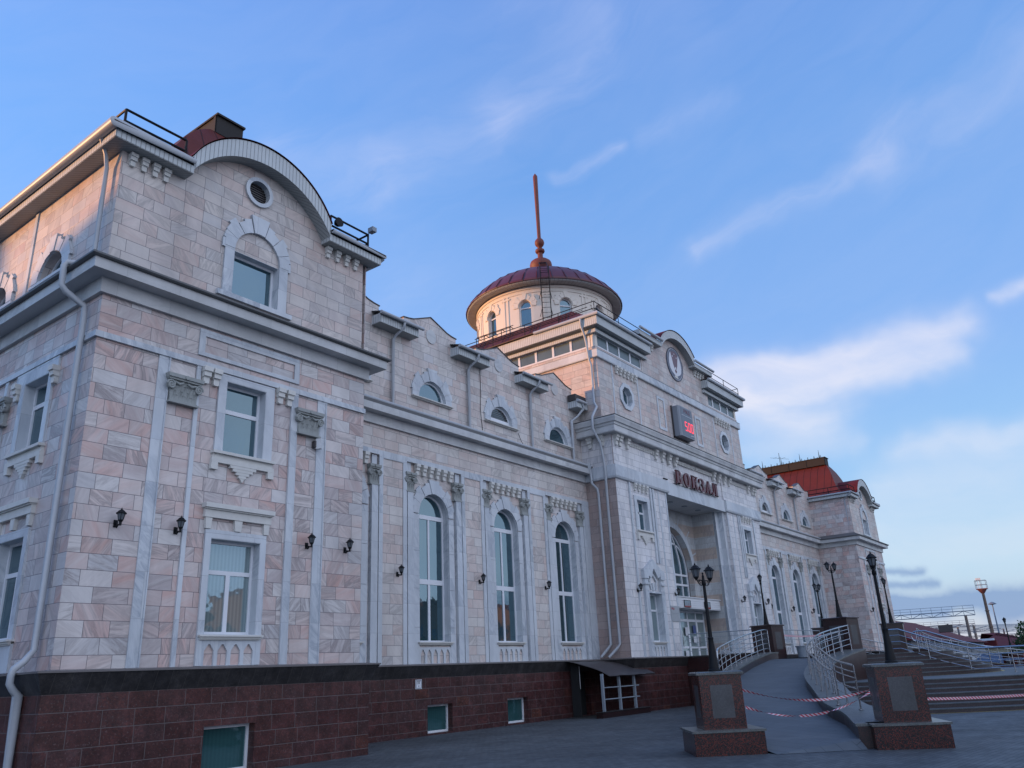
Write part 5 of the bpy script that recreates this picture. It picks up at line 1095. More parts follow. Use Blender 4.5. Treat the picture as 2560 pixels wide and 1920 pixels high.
# ---------------------------------------------------------------- ramp, curbs, terrace, steps
Rp = [(17.15, 4.86), (18.7, 5.5), (20.2, 6.35), (22.7, 7.38), (24.6, 8.15), (26.4, 8.75), (28.8, 9.3), (31.0, 9.42), (32.95, 9.3)]
Lp = [(17.2, 7.35), (19.5, 8.5), (21.3, 9.35), (23.5, 10.2), (25.5, 10.9), (27.5, 11.45), (30.5, 12.05), (32.5, 12.3), (34.7, 12.5)]
def resample(P, n):
    P = [Vector(p) for p in P]; L = [0]
    for a, b in zip(P, P[1:]): L.append(L[-1]+(b-a).length)
    out = []
    for i in range(n):
        s = L[-1]*i/(n-1); k = max(j for j in range(len(L)) if L[j] <= s+1e-9); k = min(k, len(P)-2); t = (s-L[k])/(L[k+1]-L[k])
        p0, p1, p2, p3 = P[max(k-1, 0)], P[k], P[k+1], P[min(k+2, len(P)-1)]
        out.append(.5*((2*p1)+(-p0+p2)*t+(2*p0-5*p1+4*p2-p3)*t*t+(-p0+3*p1-3*p2+p3)*t**3))
    return out
RS, LS = resample(Rp, 36), resample(Lp, 36); TZ = 1.74
zc_ = lambda x: min(2.0, .44+max(0, x-17.6)*.0975)
zr_ = lambda x: max(.012, min(TZ, zc_(x)-.27))
m = MB(); vs = [(15.95, 6.05, .006), (17.0, 4.7, .006)]
for l, r in zip(LS, RS): vs += [(l.x, l.y, zr_(l.x)), (r.x, r.y, zr_(r.x))]
m.add(vs, [(2*i, 2*i+2, 2*i+3, 2*i+1) for i in range(len(vs)//2-1)]); build('ramp', m, 'ramp', kind='structure')
def curb(S, width, side, label):
    t = empty('ramp_curb', (S[0].x, S[0].y, 0), label=label, cat='curb', group='granite curbs along the ramp'); out = []
    for i, p in enumerate(S):
        d = (S[min(i+1, len(S)-1)]-S[max(i-1, 0)]).normalized(); nrm = Vector((-d.y, d.x))*side; out.append((p, nrm))
    n = len(S); m = MB(); vs = []
    for p, q in out: z = zc_(p.x); o2 = p+q*width; vs += [(p.x, p.y, 0), (p.x, p.y, z-.05), (o2.x, o2.y, z-.05), (o2.x, o2.y, 0)]
    m.add(vs, [(4*i+j, 4*i+4+j, 4*i+4+j+1, 4*i+j+1) for i in range(n-1) for j in range(3)]+[(0, 1, 2, 3), (4*n-4, 4*n-3, 4*n-2, 4*n-1)]); build('wall', m, 'gpol2', t)
    m = MB(); vs = []
    for p, q in out: z = zc_(p.x); a = p-q*.03; o2 = p+q*(width+.03); vs += [(a.x, a.y, z-.05), (a.x, a.y, z), (o2.x, o2.y, z), (o2.x, o2.y, z-.05)]
    m.add(vs, [(4*i+j, 4*i+4+j, 4*i+4+(j+1) % 4, 4*i+(j+1) % 4) for i in range(n-1) for j in range(4)]+[(0, 1, 2, 3), (4*n-4, 4*n-3, 4*n-2, 4*n-1)]); build('coping', m, 'curb', t)
    return [p+q*width*.5 for p, q in out], out
Rc, Ro = curb(RS, .75, -1, 'curved granite curb between the ramp and the steps'); Lc, Lo = curb(LS, .40, 1, 'curved granite curb on the building side of the ramp')
CS = (38.45, 11.0)
def sector(r, a0, a1, n=60): return [(CS[0]+r*math.cos(a0+(a1-a0)*i/n), CS[1]+r*math.sin(a0+(a1-a0)*i/n)) for i in range(n+1)]
stp = empty('entrance_steps', (CS[0], CS[1]-9, 0), label='wide curved flight of dark stone steps with a landing, rising to the entrance terrace', cat='steps')
A0, A1 = rad(187.5), rad(352.5)
def ring_step(mt, mr, r1, r0, z, h):
    o_, i_ = sector(r1, A0, A1), sector(r0, A0, A1); n = len(o_)
    mt.add([(p[0], p[1], z) for p in o_]+[(p[0], p[1], z) for p in i_]+[(p[0], p[1], z-.03) for p in o_], [(i, i+1, n+i+1, n+i) for i in range(n-1)]+[(i, i+1, 2*n+i+1, 2*n+i) for i in range(n-1)])
    q = sector(r1-.02, A0, A1); mr.add([(p[0], p[1], z-h) for p in q]+[(p[0], p[1], z-.03) for p in q], [(i, i+1, n+i+1, n+i) for i in range(n-1)])
mt, mr = MB(), MB(); r = 12.3; z = 0; yl = []
for i in range(7): z += .126; nr = r-.385 if i < 6 else 5.9; ring_step(mt, mr, r, nr, z, .126); rl_ = r; r = nr
yl.append((6.1, 5.98, z+.004))
for i in range(6): z += .143; nr = r-.31 if i < 5 else 0.05; ring_step(mt, mr, r, nr, z, .143); r = nr
build('tread', mt, 'step', stp); build('riser', mr, 'riser', stp)
m = MB()
for a, b, zz in ((6.02, 5.92, .886), (12.42, 12.33, .004)):
    o_, i_ = sector(a, A0, A1), sector(b, A0, A1); n = len(o_); m.add([(p[0], p[1], zz) for p in o_+i_], [(i, i+1, n+i+1, n+i) for i in range(n-1)])
build('warning_line', m, 'yellow', stp)
m = MB(); m.add([(34.96, 17.0, TZ), (34.96, 13.2, TZ), (34.5, 12.5, TZ), (33.0, 9.3, TZ), (34.2, 9.6, TZ), (36.0, 9.3, TZ), (40.9, 9.3, TZ), (43.9, 9.3, TZ), (42.4, 12.5, TZ), (41.94, 13.2, TZ), (41.94, 18.7, TZ), (34.96, 18.7, TZ)], [tuple(range(12))])
m.add([(34.955, 16.70, 0), (34.955, 13.4, 0), (34.955, 13.4, TZ), (34.955, 16.70, TZ)], [(0, 1, 2, 3)]); build('terrace', m, 'ramp', kind='structure')
tw = empty('terrace_wall', (34.9, 15, 0), label='dark red granite retaining wall left of the entrance terrace', cat='wall'); build('body', MB().box(34.78, 35.02, 13.3, 16.66, 0, 1.98), 'gpol2', tw); build('coping', MB().box(34.74, 35.06, 13.3, 16.64, 1.98, 2.04), 'gdark', tw)
# railings: curved ones follow the curbs
def railing(pts, zf, label, H=.88, bars=(.28, .48, .68), post=.95, r=.020, loop0=False, loop1=False, group='stainless steel railings', mt_='chrome', lean=0):
    P = [Vector((p[0], p[1], zf(p[0], p[1]))) for p in pts]
    t = empty('railing', tuple(P[0]), label=label, cat='railing', group=group)
    L = [0]
    for a, b in zip(P, P[1:]): L.append(L[-1]+(b-a).length)
    at = lambda s: next((P[k].lerp(P[k+1], (s-L[k])/(L[k+1]-L[k])) for k in range(len(P)-1) if s <= L[k+1]+1e-9), P[-1])
    up = Vector((0, 0, 1)); top = [p+up*H for p in P]
    if loop0: a = top[0]; d = (top[0]-top[1]).normalized(); top = [a+d*.05-up*.42, a+d*.16-up*.36, a+d*.20-up*.2, a+d*.14-up*.05]+top
    if loop1: a = top[-1]; d = (top[-1]-top[-2]).normalized(); top = top+[a+d*.10-up*.04, a+d*.14-up*.2]
    m = MB(); m.tube(top, r*1.25, 8); build('handrail', m, mt_, t, smooth=True)
    for i, h in enumerate(bars): m = MB(); m.tube([p+up*h for p in P], r*.62, 6); build('rail_bar', m, mt_, t, smooth=True)
    n = max(1, round(L[-1]/post))
    me = None
    for i in range(n+1):
        p = at(L[-1]*i/n)
        if me is None: q = MB(); q.tube([(0, 0, 0), (0, 0, H)], r*.85, 8); q.lathe((0, 0, 0), [(.05, 0), (.05, .012), (.02, .014)], 10); o = build('post', q, mt_, None); me = o.data; o.parent = t; o.location = p-t.location
        else: o = bpy.data.objects.new('post', me); COL.objects.link(o); o.parent = t; o.location = p-t.location
    return t
sel = lambda S, a, b: [p for p in S if a <= p.x <= b]
railing([(p.x, p.y) for p in sel(Rc, 19.0, 32.6)], lambda x, y: zc_(x), 'curved steel railing on the curb between the ramp and the steps', bars=(.22, .40, .62, .74), loop0=False)
railing([(p.x, p.y) for p in sel(Lc, 25.0, 34.4)], lambda x, y: zc_(x), 'curved steel railing on the building side of the ramp', loop0=True, bars=(.15, .34, .52, .72))
railing([(p.x, p.y) for p in sel([q for q, _ in [(a+b*.16, 0) for a, b in Ro]], 19.5, 32.2)], lambda x, y: zc_(x), 'second lower handrail on the ramp side of the curved curb', H=.72, bars=(.5,), post=1.3)
railing([(34.9, 16.5), (34.9, 13.5)], lambda x, y: 2.04, 'thin steel railing on the terrace wall left of the doors', H=.92, bars=(.2, .38, .56, .74), r=.016, mt_='galv')
railing([(35.7, 12.95), (41.5, 12.75)], lambda x, y: TZ+.25, 'thin steel railing across the terrace between two pedestals', H=.95, bars=(.35, .55, .75), r=.016, mt_='galv')
railing([(33.9, 9.3), (35.2, 8.1)], lambda x, y: 1.6, 'short railing beside the pedestal at the top of the steps', H=.85, bars=(.6,), r=.018) if False else None
def stepz(x, y):
    r_ = math.hypot(x-CS[0], y-CS[1])
    if r_ > 12.3: return 0
    if r_ > 9.99: return .126*(1+int((12.3-r_)/.385))
    if r_ > 5.9: return .882
    return min(TZ, .882+.143*(1+int((5.9-r_)/.31)))
def srail(x, label, lean=0):
    ys = [8.4, 8.0, 6.6, 5.55, 5.0, 2.4, 1.9, -.9, -1.3]; f = [TZ, TZ, 1.2, .882, .882, .882, .80, .02, 0]
    pts = [(x+(8-yy)*lean, yy) for yy in ys]; zd = dict((round(yy, 3), z_) for yy, z_ in zip(ys, f))
    railing(pts, lambda a, b: zd[round(b, 3)], label, H=.88, bars=(.16, .42, .66), loop0=True, post=1.5, r=.022)
srail(36.0, 'long steel handrail running down the middle of the steps, nearest the camera'); srail(41.0, 'long steel handrail running down the steps, beyond the first one')
mr_ = [(X2(p.x), p.y) for p in sel(Rc, 18.6, 33.0)]
railing(mr_, lambda x, y: zc_(X2(x)), 'curved steel railing on the curb of the far ramp, beside the steps', bars=(.22, .42, .62))
railing([(X2(p.x), p.y) for p in sel(Lc, 19.0, 34.4)], lambda x, y: zc_(X2(x)), 'curved steel railing on the outer curb of the far ramp', bars=(.22, .42, .62))
m = MB(); vs = []
for l, r in zip(LS, RS): vs += [(X2(l.x), l.y, zr_(l.x)), (X2(r.x), r.y, zr_(r.x))]
m.add(vs, [(2*i, 2*i+2, 2*i+3, 2*i+1) for i in range(len(vs)//2-1)]); build('ramp', m, 'ramp', kind='structure')
for src, wd, sd_, lb in ((RS, .75, 1, 'granite curb of the far ramp beside the steps'), (LS, .40, -1, 'outer granite curb of the far ramp')):
    zold = zc_; S2 = [Vector((X2(p.x), p.y)) for p in src]; zc_ = (lambda x, f=zold: f(X2(x))); curb(S2, wd, sd_, lb); zc_ = zold
# bollards, bin on the terrace
for x, y, l in ((35.9, 15.3, 'round grey stone dome behind the near lamp post'), (36.7, 13.9, 'round grey stone dome left of the ramp railing')):
    t = build('stone_dome', MB().lathe((x, y, 0), [(0.0, 2.24)]+[(.34*math.cos(a), 1.92+.32*math.sin(a)) for a in (1.35, 1.0, .7, .35, 0)]+[(.34, 1.85), (.28, 1.83), (.28, TZ)], 24), 'concrete', None, smooth=True, label=l, cat='stone dome', group='stone domes on the terrace')
t = empty('litter_bin', (36.0, 11.9, TZ), label='grey litter bin at the head of the ramp', cat='bin'); build('body', MB().lathe((36.0, 11.9, 0), [(0, TZ), (.2, TZ), (.24, TZ+.42), (.22, TZ+.43)], 18), 'galv', t, smooth=True); build('rim', MB().lathe((36.0, 11.9, 0), [(.24, TZ+.42), (.27, TZ+.44), (.27, TZ+.48), (.20, TZ+.48), (.20, TZ+.40)], 18), 'galv', t, smooth=True)
t = empty('bench', (37.3, 13.6, TZ), label='low dark bench with a pale seat behind the head of the ramp', cat='bench'); build('seat', MB().box(36.2, 38.2, 13.4, 13.8, TZ+.36, TZ+.42), 'bracket', t)
for x in (36.35, 38.0): build('leg', MB().box(x, x+.08, 13.42, 13.78, TZ, TZ+.36), 'black', t)
# ---------------------------------------------------------------- basement entrance canopy
cp = empty('basement_entrance', (28.6, 16.5, 0), label='dark curved metal canopy over a basement stair with grey posts and bars', cat='canopy')
m = MB(); N_ = 12; vs = []
for i in range(N_+1):
    t = i/N_; y = YH-.16+(16.15-(YH-.16))*t; z = 2.0-.16*t-.42*t*t
    xr = 29.98 if y > 16.62 else 30.75
    for k in range(9): x = 27.15+(xr-27.15)*k/8; vs += [(x, y, z+.012*math.sin(k*2.1+i*.8))]
m.add(vs, [(9*i+k, 9*i+k+1, 9*i+10+k, 9*i+9+k) for i in range(N_) for k in range(8)]); m.add([(v[0], v[1], v[2]-.02) for v in vs], [(9*i+k, 9*i+k+1, 9*i+10+k, 9*i+9+k) for i in range(N_) for k in range(8)])
m.box(30.0, 30.75, 16.15, 16.60, 1.42, 1.44); build('roof_sheet', m, 'dkmetal', cp, smooth=True)
m = MB()
for x in (27.0, 28.2, 29.35): m.box(x-.045, x+.045, 16.33, 16.42, .22, 1.52)
for o_x, nm in ((0, 0),): pass
for x in (27.0, 28.2, 29.35): q = MB(); q.box(x-.045, x+.045, 16.33, 16.42, .22, 1.50); build('post', q, 'galv', cp)
for z in (.62, 1.02): q = MB(); q.tube([(27.0, 16.37, z), (29.7, 16.37, z)], .022, 6); build('rail_bar', q, 'galv', cp)
q = MB(); q.box(26.72, 30.3, 16.28, 16.55, 0, .19); build('kerb', q, 'gpol2', cp); q = MB(); q.box(26.70, 30.32, 16.26, 16.57, .19, .215); build('kerb_cap', q, 'gdark', cp)
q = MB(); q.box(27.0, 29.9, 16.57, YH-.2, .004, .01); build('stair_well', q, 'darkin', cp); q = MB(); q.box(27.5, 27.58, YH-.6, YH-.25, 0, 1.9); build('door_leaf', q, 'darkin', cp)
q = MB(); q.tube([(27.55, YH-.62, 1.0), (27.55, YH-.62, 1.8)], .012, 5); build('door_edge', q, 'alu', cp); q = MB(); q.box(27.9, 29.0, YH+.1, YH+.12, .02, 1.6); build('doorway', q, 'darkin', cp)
# ---------------------------------------------------------------- barrier tapes
def tape_(p0, p1, sag, tw_, label, width=.075, n=70, flatmid=None):
    p0, p1 = Vector(p0), Vector(p1); me = bpy.data.meshes.new('barrier_tape'); vs = []; uvs = []; d = (p1-p0).normalized(); L = (p1-p0).length
    side = d.cross(Vector((0, 0, 1))).normalized()
    for i in range(n+1):
        t = i/n; c = p0.lerp(p1, t)-Vector((0, 0, sag*4*t*(1-t))); a = tw_(t); u = (Vector((0, 0, 1))*math.cos(a)+side*math.sin(a))*width/2*(.55+.45*abs(math.cos(a*.5)))
        vs += [c-u, c+u]; uvs += [(t*L, 0), (t*L, 1)]
    fs = [(2*i, 2*i+2, 2*i+3, 2*i+1) for i in range(n)]; me.from_pydata(vs, [], fs); uv = me.uv_layers.new(name='UVMap')
    for p in me.polygons:
        for li in p.loop_indices: uv.data[li].uv = uvs[me.loops[li].vertex_index]
    me.materials.append(M['tape']); o = bpy.data.objects.new('barrier_tape', me); COL.objects.link(o); return setp(o, label, 'barrier tape', 'red and white barrier tapes')
tape_((16.36, 6.72, 1.12), (19.25, 5.05, .97), .20, lambda t: .5+.9*math.sin(t*7), 'upper red and white tape across the ramp entrance', .05)
tape_((16.38, 6.70, .80), (19.25, 5.05, .93), .30, lambda t: 12*t if t < .4 else (.2 if t < .62 else 12*t), 'lower red and white tape sagging across the ramp entrance', .05)
tape_((19.6, 4.9, .72), (18.15, 4.0, .72), .03, lambda t: .3, 'short tape between the curb railing and the right pedestal', .07)
tape_((18.3, 3.9, .80), (33.0, -2.2, 1.25), .30, lambda t: .15*math.sin(t*5), 'long pale tape stretched in front of the steps', .05)
tape_((35.75, 12.9, 2.75), (41.5, 12.7, 2.75), .08, lambda t: 0, 'tape hung along the terrace railing', .07)
# ---------------------------------------------------------------- beyond the station
def house(name, e0, e1, w_, ze, zr, inset0, inset1, label, wallm, roofm='redmetal', cat='building', ov=.5):
    """hip or gable roofed house; e0-e1 is the front eave line, w_ its depth to the left"""
    a, b = Vector(e0), Vector(e1); d = (b-a).normalized(); n = Vector((-d.y, d.x)); t = empty(name, (a.x, a.y, 0), label=label, cat=cat)
    q = [a, b, b+n*w_, a+n*w_]; r0, r1 = a+d*inset0+n*w_/2, b-d*inset1+n*w_/2
    m = MB(); m.add([(p.x, p.y, ze) for p in q]+[(r0.x, r0.y, zr), (r1.x, r1.y, zr)], [(0, 1, 5, 4), (1, 2, 5), (2, 3, 4, 5), (3, 0, 4), (0, 1, 2, 3)]); build('roof', m, roofm, t)
    i = [a+(d+n)*ov, b+(-d+n)*ov, b+(-d-n)*ov+n*w_, a+(d-n)*ov+n*w_]
    m = MB(); m.add([(p.x, p.y, 0) for p in i]+[(p.x, p.y, ze) for p in i], [(k, (k+1) % 4, 4+(k+1) % 4, 4+k) for k in range(4)]); build('wall', m, wallm, t)
    return t, a, d, n
D2 = lambda az_, dd: (dd*math.cos(rad(az_)), dd*math.sin(rad(az_)))
M['cream'] = plain('cream wall', (.20, .22, .24), .8, var=.1); M['brickw'] = plain('pale yellow wall', (.36, .34, .24), .8, var=.15)
t, a, d, n = house('platform_building', (71.5, 14.7), (119, 16.3), 9.5, 2.75, 4.95, 1, 19, 'long low building with a dark red hipped roof right of the station', 'cream')
for k in range(7): p = a+d*(6+k*5.6); m = MB(); q = p-n*-.45; m.add([(q.x, q.y, 1.0), (q.x+d.x*1.8, q.y+d.y*1.8, 1.0), (q.x+d.x*1.8, q.y+d.y*1.8, 2.2), (q.x, q.y, 2.2)], [(0, 1, 2, 3)]); build('window', m, 'clockface', t)
p = Vector(D2(9.9, 92)); m = MB(); m.obox((p.x, p.y+.0), .2, 1.2, .6, 3.6, 4.25); build('chimney', m, 'dkmetal', t)
t, a, d, n = house('red_roofed_house', D2(8.6, 128), D2(4.6, 128), 16, 2.3, 4.1, 3, 8, 'smaller house with a dark red roof and a white dormer gable beyond the long roof', 'brickw')
p = Vector(D2(8.0, 126)); m = MB(); m.obox((p.x, p.y), 1.4, 1.4, .2, 2.35, 3.0); build('dormer', m, 'redmetal', t); m = MB(); m.obox((p.x-1.0, p.y), 1.45, 1.3, .1, 3.0, 3.25); build('dormer_board', m, 'pvc', t)
# railway gantries: truss beams across the tracks
def gantry(az0, az1, dist, z, h, label, hand=True, cols=(.15, .9), wid=.14, colm='rustpole'):
    p0, p1 = Vector((*D2(az0, dist), z)), Vector((*D2(az1, dist), z)); t = empty('railway_gantry', (p1.x, p1.y, 0), label=label, cat='gantry', group='railway gantries over the tracks'); L = (p1-p0).length; n = max(4, round(L/1.6)); m = MB(); U = Vector((0, 0, h))
    m.tube([p0, p1], wid*.5, 4); m.tube([p0+U, p1+U], wid*.5, 4)
    for i in range(n+1):
        a_ = p0.lerp(p1, i/n); m.tube([a_, a_+U], wid*.3, 4)
        if i < n: b_ = p0.lerp(p1, (i+1)/n); m.tube([a_, b_+U] if i % 2 else [a_+U, b_], wid*.3, 4)
    build('truss_beam', m, 'steelfar', t)
    if hand:
        m = MB(); V = Vector((0, 0, h+.9)); m.tube([p0+V, p1+V], wid*.22, 4); m.tube([p0+V-Vector((0, 0, .45)), p1+V-Vector((0, 0, .45))], wid*.2, 4)
        for i in range(0, n+1, 1): a_ = p0.lerp(p1, i/n); m.tube([a_+U, a_+V], wid*.2, 4)
        build('walkway_rail', m, 'steelfar', t)
    for c in cols: a_ = p0.lerp(p1, c); m = MB(); m.tube([(a_.x, a_.y, 0), (a_.x, a_.y, z)], [.32, .22], 6); build('column', m, colm, t)
    return t
M['steelfar'] = plain('distant galvanised steel', (.13, .17, .22), .6, var=.1); M['rustpole'] = plain('rusty concrete pole', (.16, .12, .10), .8, var=.3)
gantry(14.5, 8.17, 165, 7.75, .72, 'nearest railway gantry, a long lattice beam with a walkway rail', cols=(.918,))
gantry(13, 8.3, 230, 7.6, .6, 'second railway gantry, a thinner beam behind the first one', cols=(.80, .985), wid=.16)
gantry(11.5, 7.0, 280, 7.4, .5, 'third railway gantry low behind the red roofs', hand=False, cols=(.30, .9), wid=.16)
gantry(10.5, 4.5, 330, 6.6, .4, 'farthest railway gantry along the horizon', hand=False, cols=(.2, .55, .9), wid=.2)
m = MB()
for i in range(16):
    z0 = 5.0+i*.42; p0, p1 = Vector((*D2(12.0-i*.1, 150+i*12), z0)), Vector((*D2(3.5, 190+i*14), z0+.3)); pts = [p0.lerp(p1, k/8)-Vector((0, 0, 1.2*4*(k/8)*(1-k/8)*.3)) for k in range(9)]; m.tube(pts, .035, 3, caps=False)
o = build('overhead_wires', m, 'steelfar', None, kind='stuff', label='web of thin overhead railway wires on the horizon', cat='wires')
for i, (az_, dd, z) in enumerate(((9.75, 200, 7.6), (8.4, 210, 7.3), (6.9, 240, 6.9), (5.9, 220, 6.4), (11.0, 260, 7.4))):
    c = D2(az_, dd); t = empty('catenary_mast', (c[0], c[1], 0), label=('catenary mast left of the rusty floodlight tower, above the long roof', 'catenary mast just left of the dormer gable', 'catenary mast right of the thin light pole', 'catenary mast near the right edge of the view', 'catenary mast farthest left over the long roof')[i], cat='mast', group='catenary masts')
    m = MB(); m.tube([(c[0], c[1], 0), (c[0], c[1], z)], .2, 6); build('pole', m, 'rustpole', t); m = MB(); m.tube([(c[0], c[1]-2.5, z-.4), (c[0], c[1], z-.9), (c[0], c[1]+.3, z-1.6)], .06, 4); build('bracket_arm', m, 'steelfar', t)
# floodlight tower with cage
c = D2(7.5, 150); t = empty('floodlight_tower', (c[0], c[1], 0), label='tall rusty floodlight tower with a caged platform', cat='tower'); zt = 10.9
m = MB(); m.tube([(c[0], c[1], 0), (c[0], c[1], zt*.5), (c[0], c[1], zt)], [.32, .26, .19], 10); 
for z in (3, 5.2, 7.6): m.tube([(c[0], c[1], z), (c[0], c[1], z+.12)], .33, 10)
build('shaft', m, plain('rust stained tower', (.15, .10, .075), .8, var=.4), t)
m = MB(); m.box(c[0]-.6, c[0]+.6, c[1]-.75, c[1]+.75, zt, zt+.12); m.lathe((c[0], c[1], zt-.6), [(.25, 0), (.7, .6)], 8); build('platform', m, plain('tower red brown', (.14, .045, .04), .7), t)
m = MB(); 
for sx_ in (-.6, .6):
    for sy_ in (-.75, 0, .75): m.tube([(c[0]+sx_, c[1]+sy_, zt+.1), (c[0]+sx_, c[1]+sy_, zt+1.35)], .03, 4)
    for z in (.7, 1.35): m.tube([(c[0]+sx_, c[1]-.75, zt+z), (c[0]+sx_, c[1]+.75, zt+z)], .03, 4)
for sy_ in (-.75, .75):
    for z in (.7, 1.35): m.tube([(c[0]-.6, c[1]+sy_, zt+z), (c[0]+.6, c[1]+sy_, zt+z)], .03, 4)
build('cage', m, 'steelfar', t)
for y in (.1, .45): m = MB(); m.tube([(c[0], c[1]+y, zt+.1), (c[0], c[1]+y, zt+1.6)], .03, 4); m.obox((c[0], c[1]+y), .3, .18, .16, zt+1.45, zt+1.75); build('floodlight', m, 'alu', t)
c = D2(7.16, 190); t = empty('light_pole', (c[0], c[1], 0), label='thin pale light pole with a flat round head right of the tower', cat='light pole'); m = MB(); m.tube([(c[0], c[1], 0), (c[0], c[1], 10.5)], [.22, .09], 6); build('pole', m, 'steelfar', t); m = MB(); m.lathe((c[0], c[1], 10.4), [(.1, -.1), (.75, .05), (.75, .12), (.3, .4), (0, .5)], 12); build('lamp_head', m, 'steelfar', t)
# trees
def leafmat(name, c):
    m, N, b = mat(name); P = N.new('ShaderNodeNewGeometry').outputs['Position']; f = N.noise(P, 2.0, 4, .7); c_ = N.mix(f, tuple(x*.55 for x in c), tuple(x*1.6 for x in c)); setb(N, b, Base_Color=c_, Roughness=.7); return m
M['leaf'] = leafmat('tree leaves', (.045, .085, .03)); M['bark'] = plain('tree bark', (.07, .055, .045), .9, var=.3)
def tree(c, h, r, label, n=1400, seed=0, leaf=.16):
    rnd = random.Random(seed); t = empty('tree', (c[0], c[1], 0), label=label, cat='tree', group='trees around the square'); m = MB(); m.tube([(c[0], c[1], 0), (c[0]+.1, c[1], h*.4), (c[0], c[1]+.1, h*.8)], [r*.09, r*.06, r*.02], 7)
    cl = []
    for i in range(16):
        a = rnd.uniform(0, 2*PI); zz = rnd.uniform(.28, .95); rr = r*(1-abs(zz-.55)*1.1)*rnd.uniform(.35, .85); p = (c[0]+rr*math.cos(a), c[1]+rr*math.sin(a), h*zz); cl.append((p, r*rnd.uniform(.22, .42))); m.tube([(c[0], c[1], h*zz*.7), p], [r*.03, r*.01], 4)
    build('trunk', m, 'bark', t); vs = []; fs = []
    for i in range(n):
        p, q = cl[rnd.randrange(len(cl))]; v = Vector((rnd.gauss(0, 1), rnd.gauss(0, 1), rnd.gauss(0, .8))); v = v.normalized()*q*rnd.uniform(.5, 1.15)+Vector(p); a = Vector((rnd.gauss(0, 1), rnd.gauss(0, 1), rnd.gauss(0, 1))).normalized(); b = a.cross(Vector((rnd.gauss(0, 1), rnd.gauss(0, 1), rnd.gauss(0, 1)))).normalized(); s = leaf*rnd.uniform(.6, 1.3)
        k = len(vs); vs += [v-a*s, v+b*s*.6, v+a*s, v-b*s*.6]; fs.append((k, k+1, k+2, k+3))
    m = MB(); m.v = [tuple(v) for v in vs]; m.f = fs
    me = bpy.data.meshes.new('crown'); me.from_pydata([Vector(v)-Vector((c[0], c[1], 0)) for v in vs], [], fs); me.materials.append(M['leaf']); o = bpy.data.objects.new('crown', me); COL.objects.link(o); o.parent = t; return t
tree(D2(5.3, 105), 4.6, 2.4, 'green tree cut off by the right edge of the view', 3000, 3, .17)
tree(D2(4.2, 118), 6.0, 2.8, 'taller green tree just outside the right edge', 2000, 5, .2)
# parked cars beyond the steps
def car(c, az_, colr, label, van=False):
    t = empty('parked_car', (0, 0, 0)); L, Wd = (4.3, 1.75)
    prof = [(-2.15, .35), (-2.15, .78), (-1.95, .92), (-1.3, .98), (-.75, 1.42), (.75, 1.46), (1.35, 1.02), (2.0, .90), (2.15, .70), (2.15, .35)]
    m = MB(); k = len(prof); a = [(x, -Wd/2+(.12 if z > 1.1 else 0), z) for x, z in prof]; b = [(x, Wd/2-(.12 if z > 1.1 else 0), z) for x, z in prof]; m.add(a+b, [(i, (i+1) % k, k+(i+1) % k, k+i) for i in range(k)]+[tuple(range(k)), tuple(range(k, 2*k))]); build('body', m, plain('car paint', colr, .25, var=.05), t, smooth=True)
    for s in (-1, 1): m = MB(); m.add([(x, s*(Wd/2-.04 if z < 1.1 else Wd/2-.115), z) for x, z in ((-1.2, 1.0), (-.72, 1.36), (.70, 1.38), (1.2, 1.0))], [(0, 1, 2, 3)]); build('side_window', m, 'clockface', t)
    for x in (-1.35, 1.35):
        for s in (-1, 1): m = MB(); m.tube([(x, s*(Wd/2-.2), .31), (x, s*(Wd/2+.01), .31)], .31, 16); build('wheel', m, 'black', t)
    t.location = (c[0], c[1], 0); t.rotation_euler.z = az_; return setp(t, label, 'car', 'cars parked beyond the steps')
for az_, dd, cl_, l in ((7.75, 74, (.01, .07, .20), 'blue parked car seen through the step railings'), (9.4, 80, (.45, .48, .5), 'silver parked car left of the blue one, behind the railings'), (10.6, 78, (.5, .52, .54), 'white parked car farthest left behind the railings'), (6.3, 79, (.20, .03, .03), 'dark red parked car right of the blue one')): car(D2(az_, dd), rad(100), cl_, l)
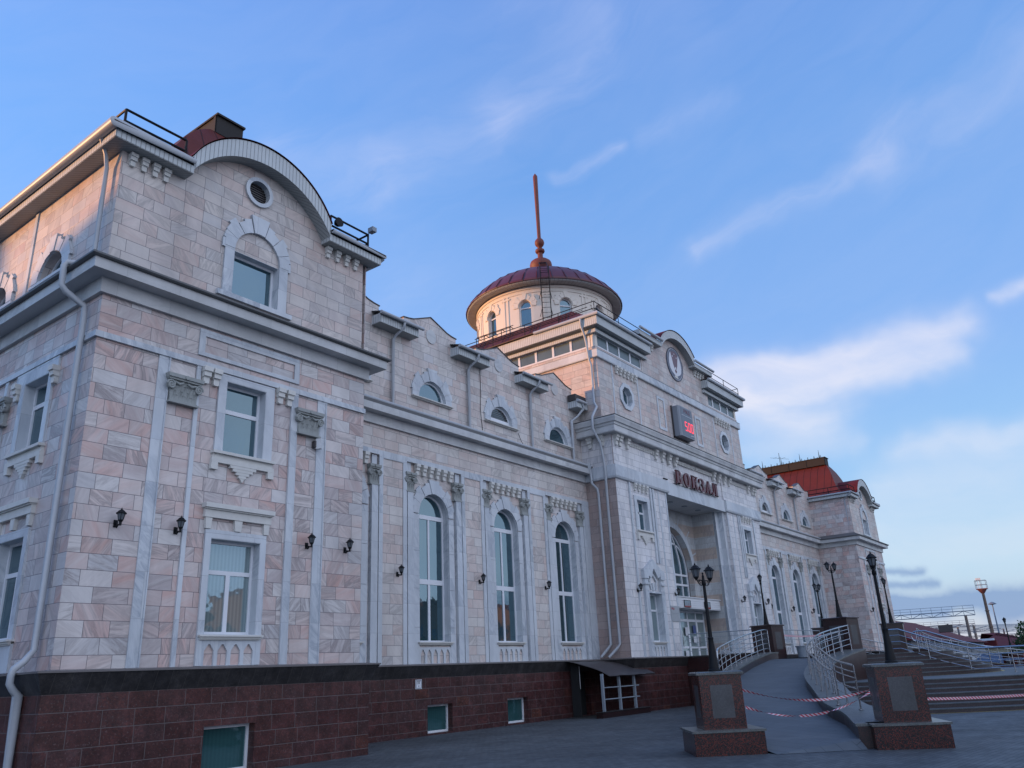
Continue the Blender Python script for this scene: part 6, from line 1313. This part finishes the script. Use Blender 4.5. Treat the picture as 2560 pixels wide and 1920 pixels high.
# ---------------------------------------------------------------- what stands behind the camera: seen only in the panes; then an added sun blocker
def block(name, x0, x1, y0, y1, h, m_, label, win=True):
    t = empty(name, ((x0+x1)/2, (y0+y1)/2, 0), label=label, cat='building'); build('wall', MB().box(x0, x1, y0, y1, 0, h), m_, t); build('roof', MB().box(x0-.3, x1+.3, y0-.3, y1+.3, h, h+.35), 'redmetal', t)
    if win:
        q = MB(); n = int((x1-x0)/3.2)
        for f in range(int(h/3.1)):
            for i in range(n): x = x0+1.6+i*3.2; q.box(x-.7, x+.7, y1-.02, y1+.03, 1+f*3.1, 2.6+f*3.1)
        build('windows', q, 'clockface', t)
    return t
M['brick2'] = plain('warm brick', (.34, .19, .12), .8, var=.15, sc_=.6)
block('brick_apartment_block', 58, 112, -58, -46, 12, 'brick2', 'warm brick apartment block across the square, mirrored in the hall windows')
block('apartment_block', 18, 48, -56, -46, 9, 'brickw', 'pale apartment block across the square, mirrored in the near windows')
for i, (x, y, h) in enumerate(((37, -25, 7), (62, -28, 8), (80, -29, 8.5), (95, -32, 9), (112, -30, 9), (45, -27, 8), (72, -30, 6.5))): tree((x, y), h, h*.36, ('tree %s across the square, mirrored in the panes' % ('opposite the near pavilion', 'opposite the first arched window', 'opposite the second arched window', 'opposite the entrance', 'opposite the far hall', 'nearest the camera side', 'opposite the far pavilion')[i]), 1500, 20+i, .3)
# added unseen blocker, its outline shaped to shade the lower walls from the sun
sh = Vector((math.cos(SUN_AZ), math.sin(SUN_AZ))); qd = Vector((sh.y, -sh.x)) 
def shade(q0, q1, h, name, label, prof=None, D=78, th=9):
    t = empty(name, tuple(sh*D+qd*q0)+(0,), label=label, cat='building'); lp = prof or [(q0, 0), (q1, 0), (q1, h), (q0, h)]
    m = MB(); a = [tuple(sh*D+qd*q)+(z,) for q, z in lp]; b = [tuple(sh*(D+th)+qd*q)+(z,) for q, z in lp]; k = len(lp); m.add(a+b, [(i, (i+1) % k, k+(i+1) % k, k+i) for i in range(k)]+[tuple(range(k)), tuple(range(k, 2*k))]); build('wall', m, 'brick2', t); return t
shade(0, 0, 0, 'sun_blocker', 'unseen added block whose outline is shaped to shade the walls from the low sun', prof=[(-60, 0), (260, 0), (260, 24), (95, 24), (94, 20.5), (61, 21.6), (60, 18.5), (47, 18.6), (44, 19.5), (33, 20.3), (31, 18.2), (24, 18.2), (22, 19.4), (18.9, 19.4), (18.6, 18.0), (18.55, 17.1), (18.1, 16.6), (17.1, 16.8), (16.6, 17.35), (15.83, 17.75), (13, 19.4), (7, 17.5), (-60, 17.5)])
bpy.context.view_layer.update()
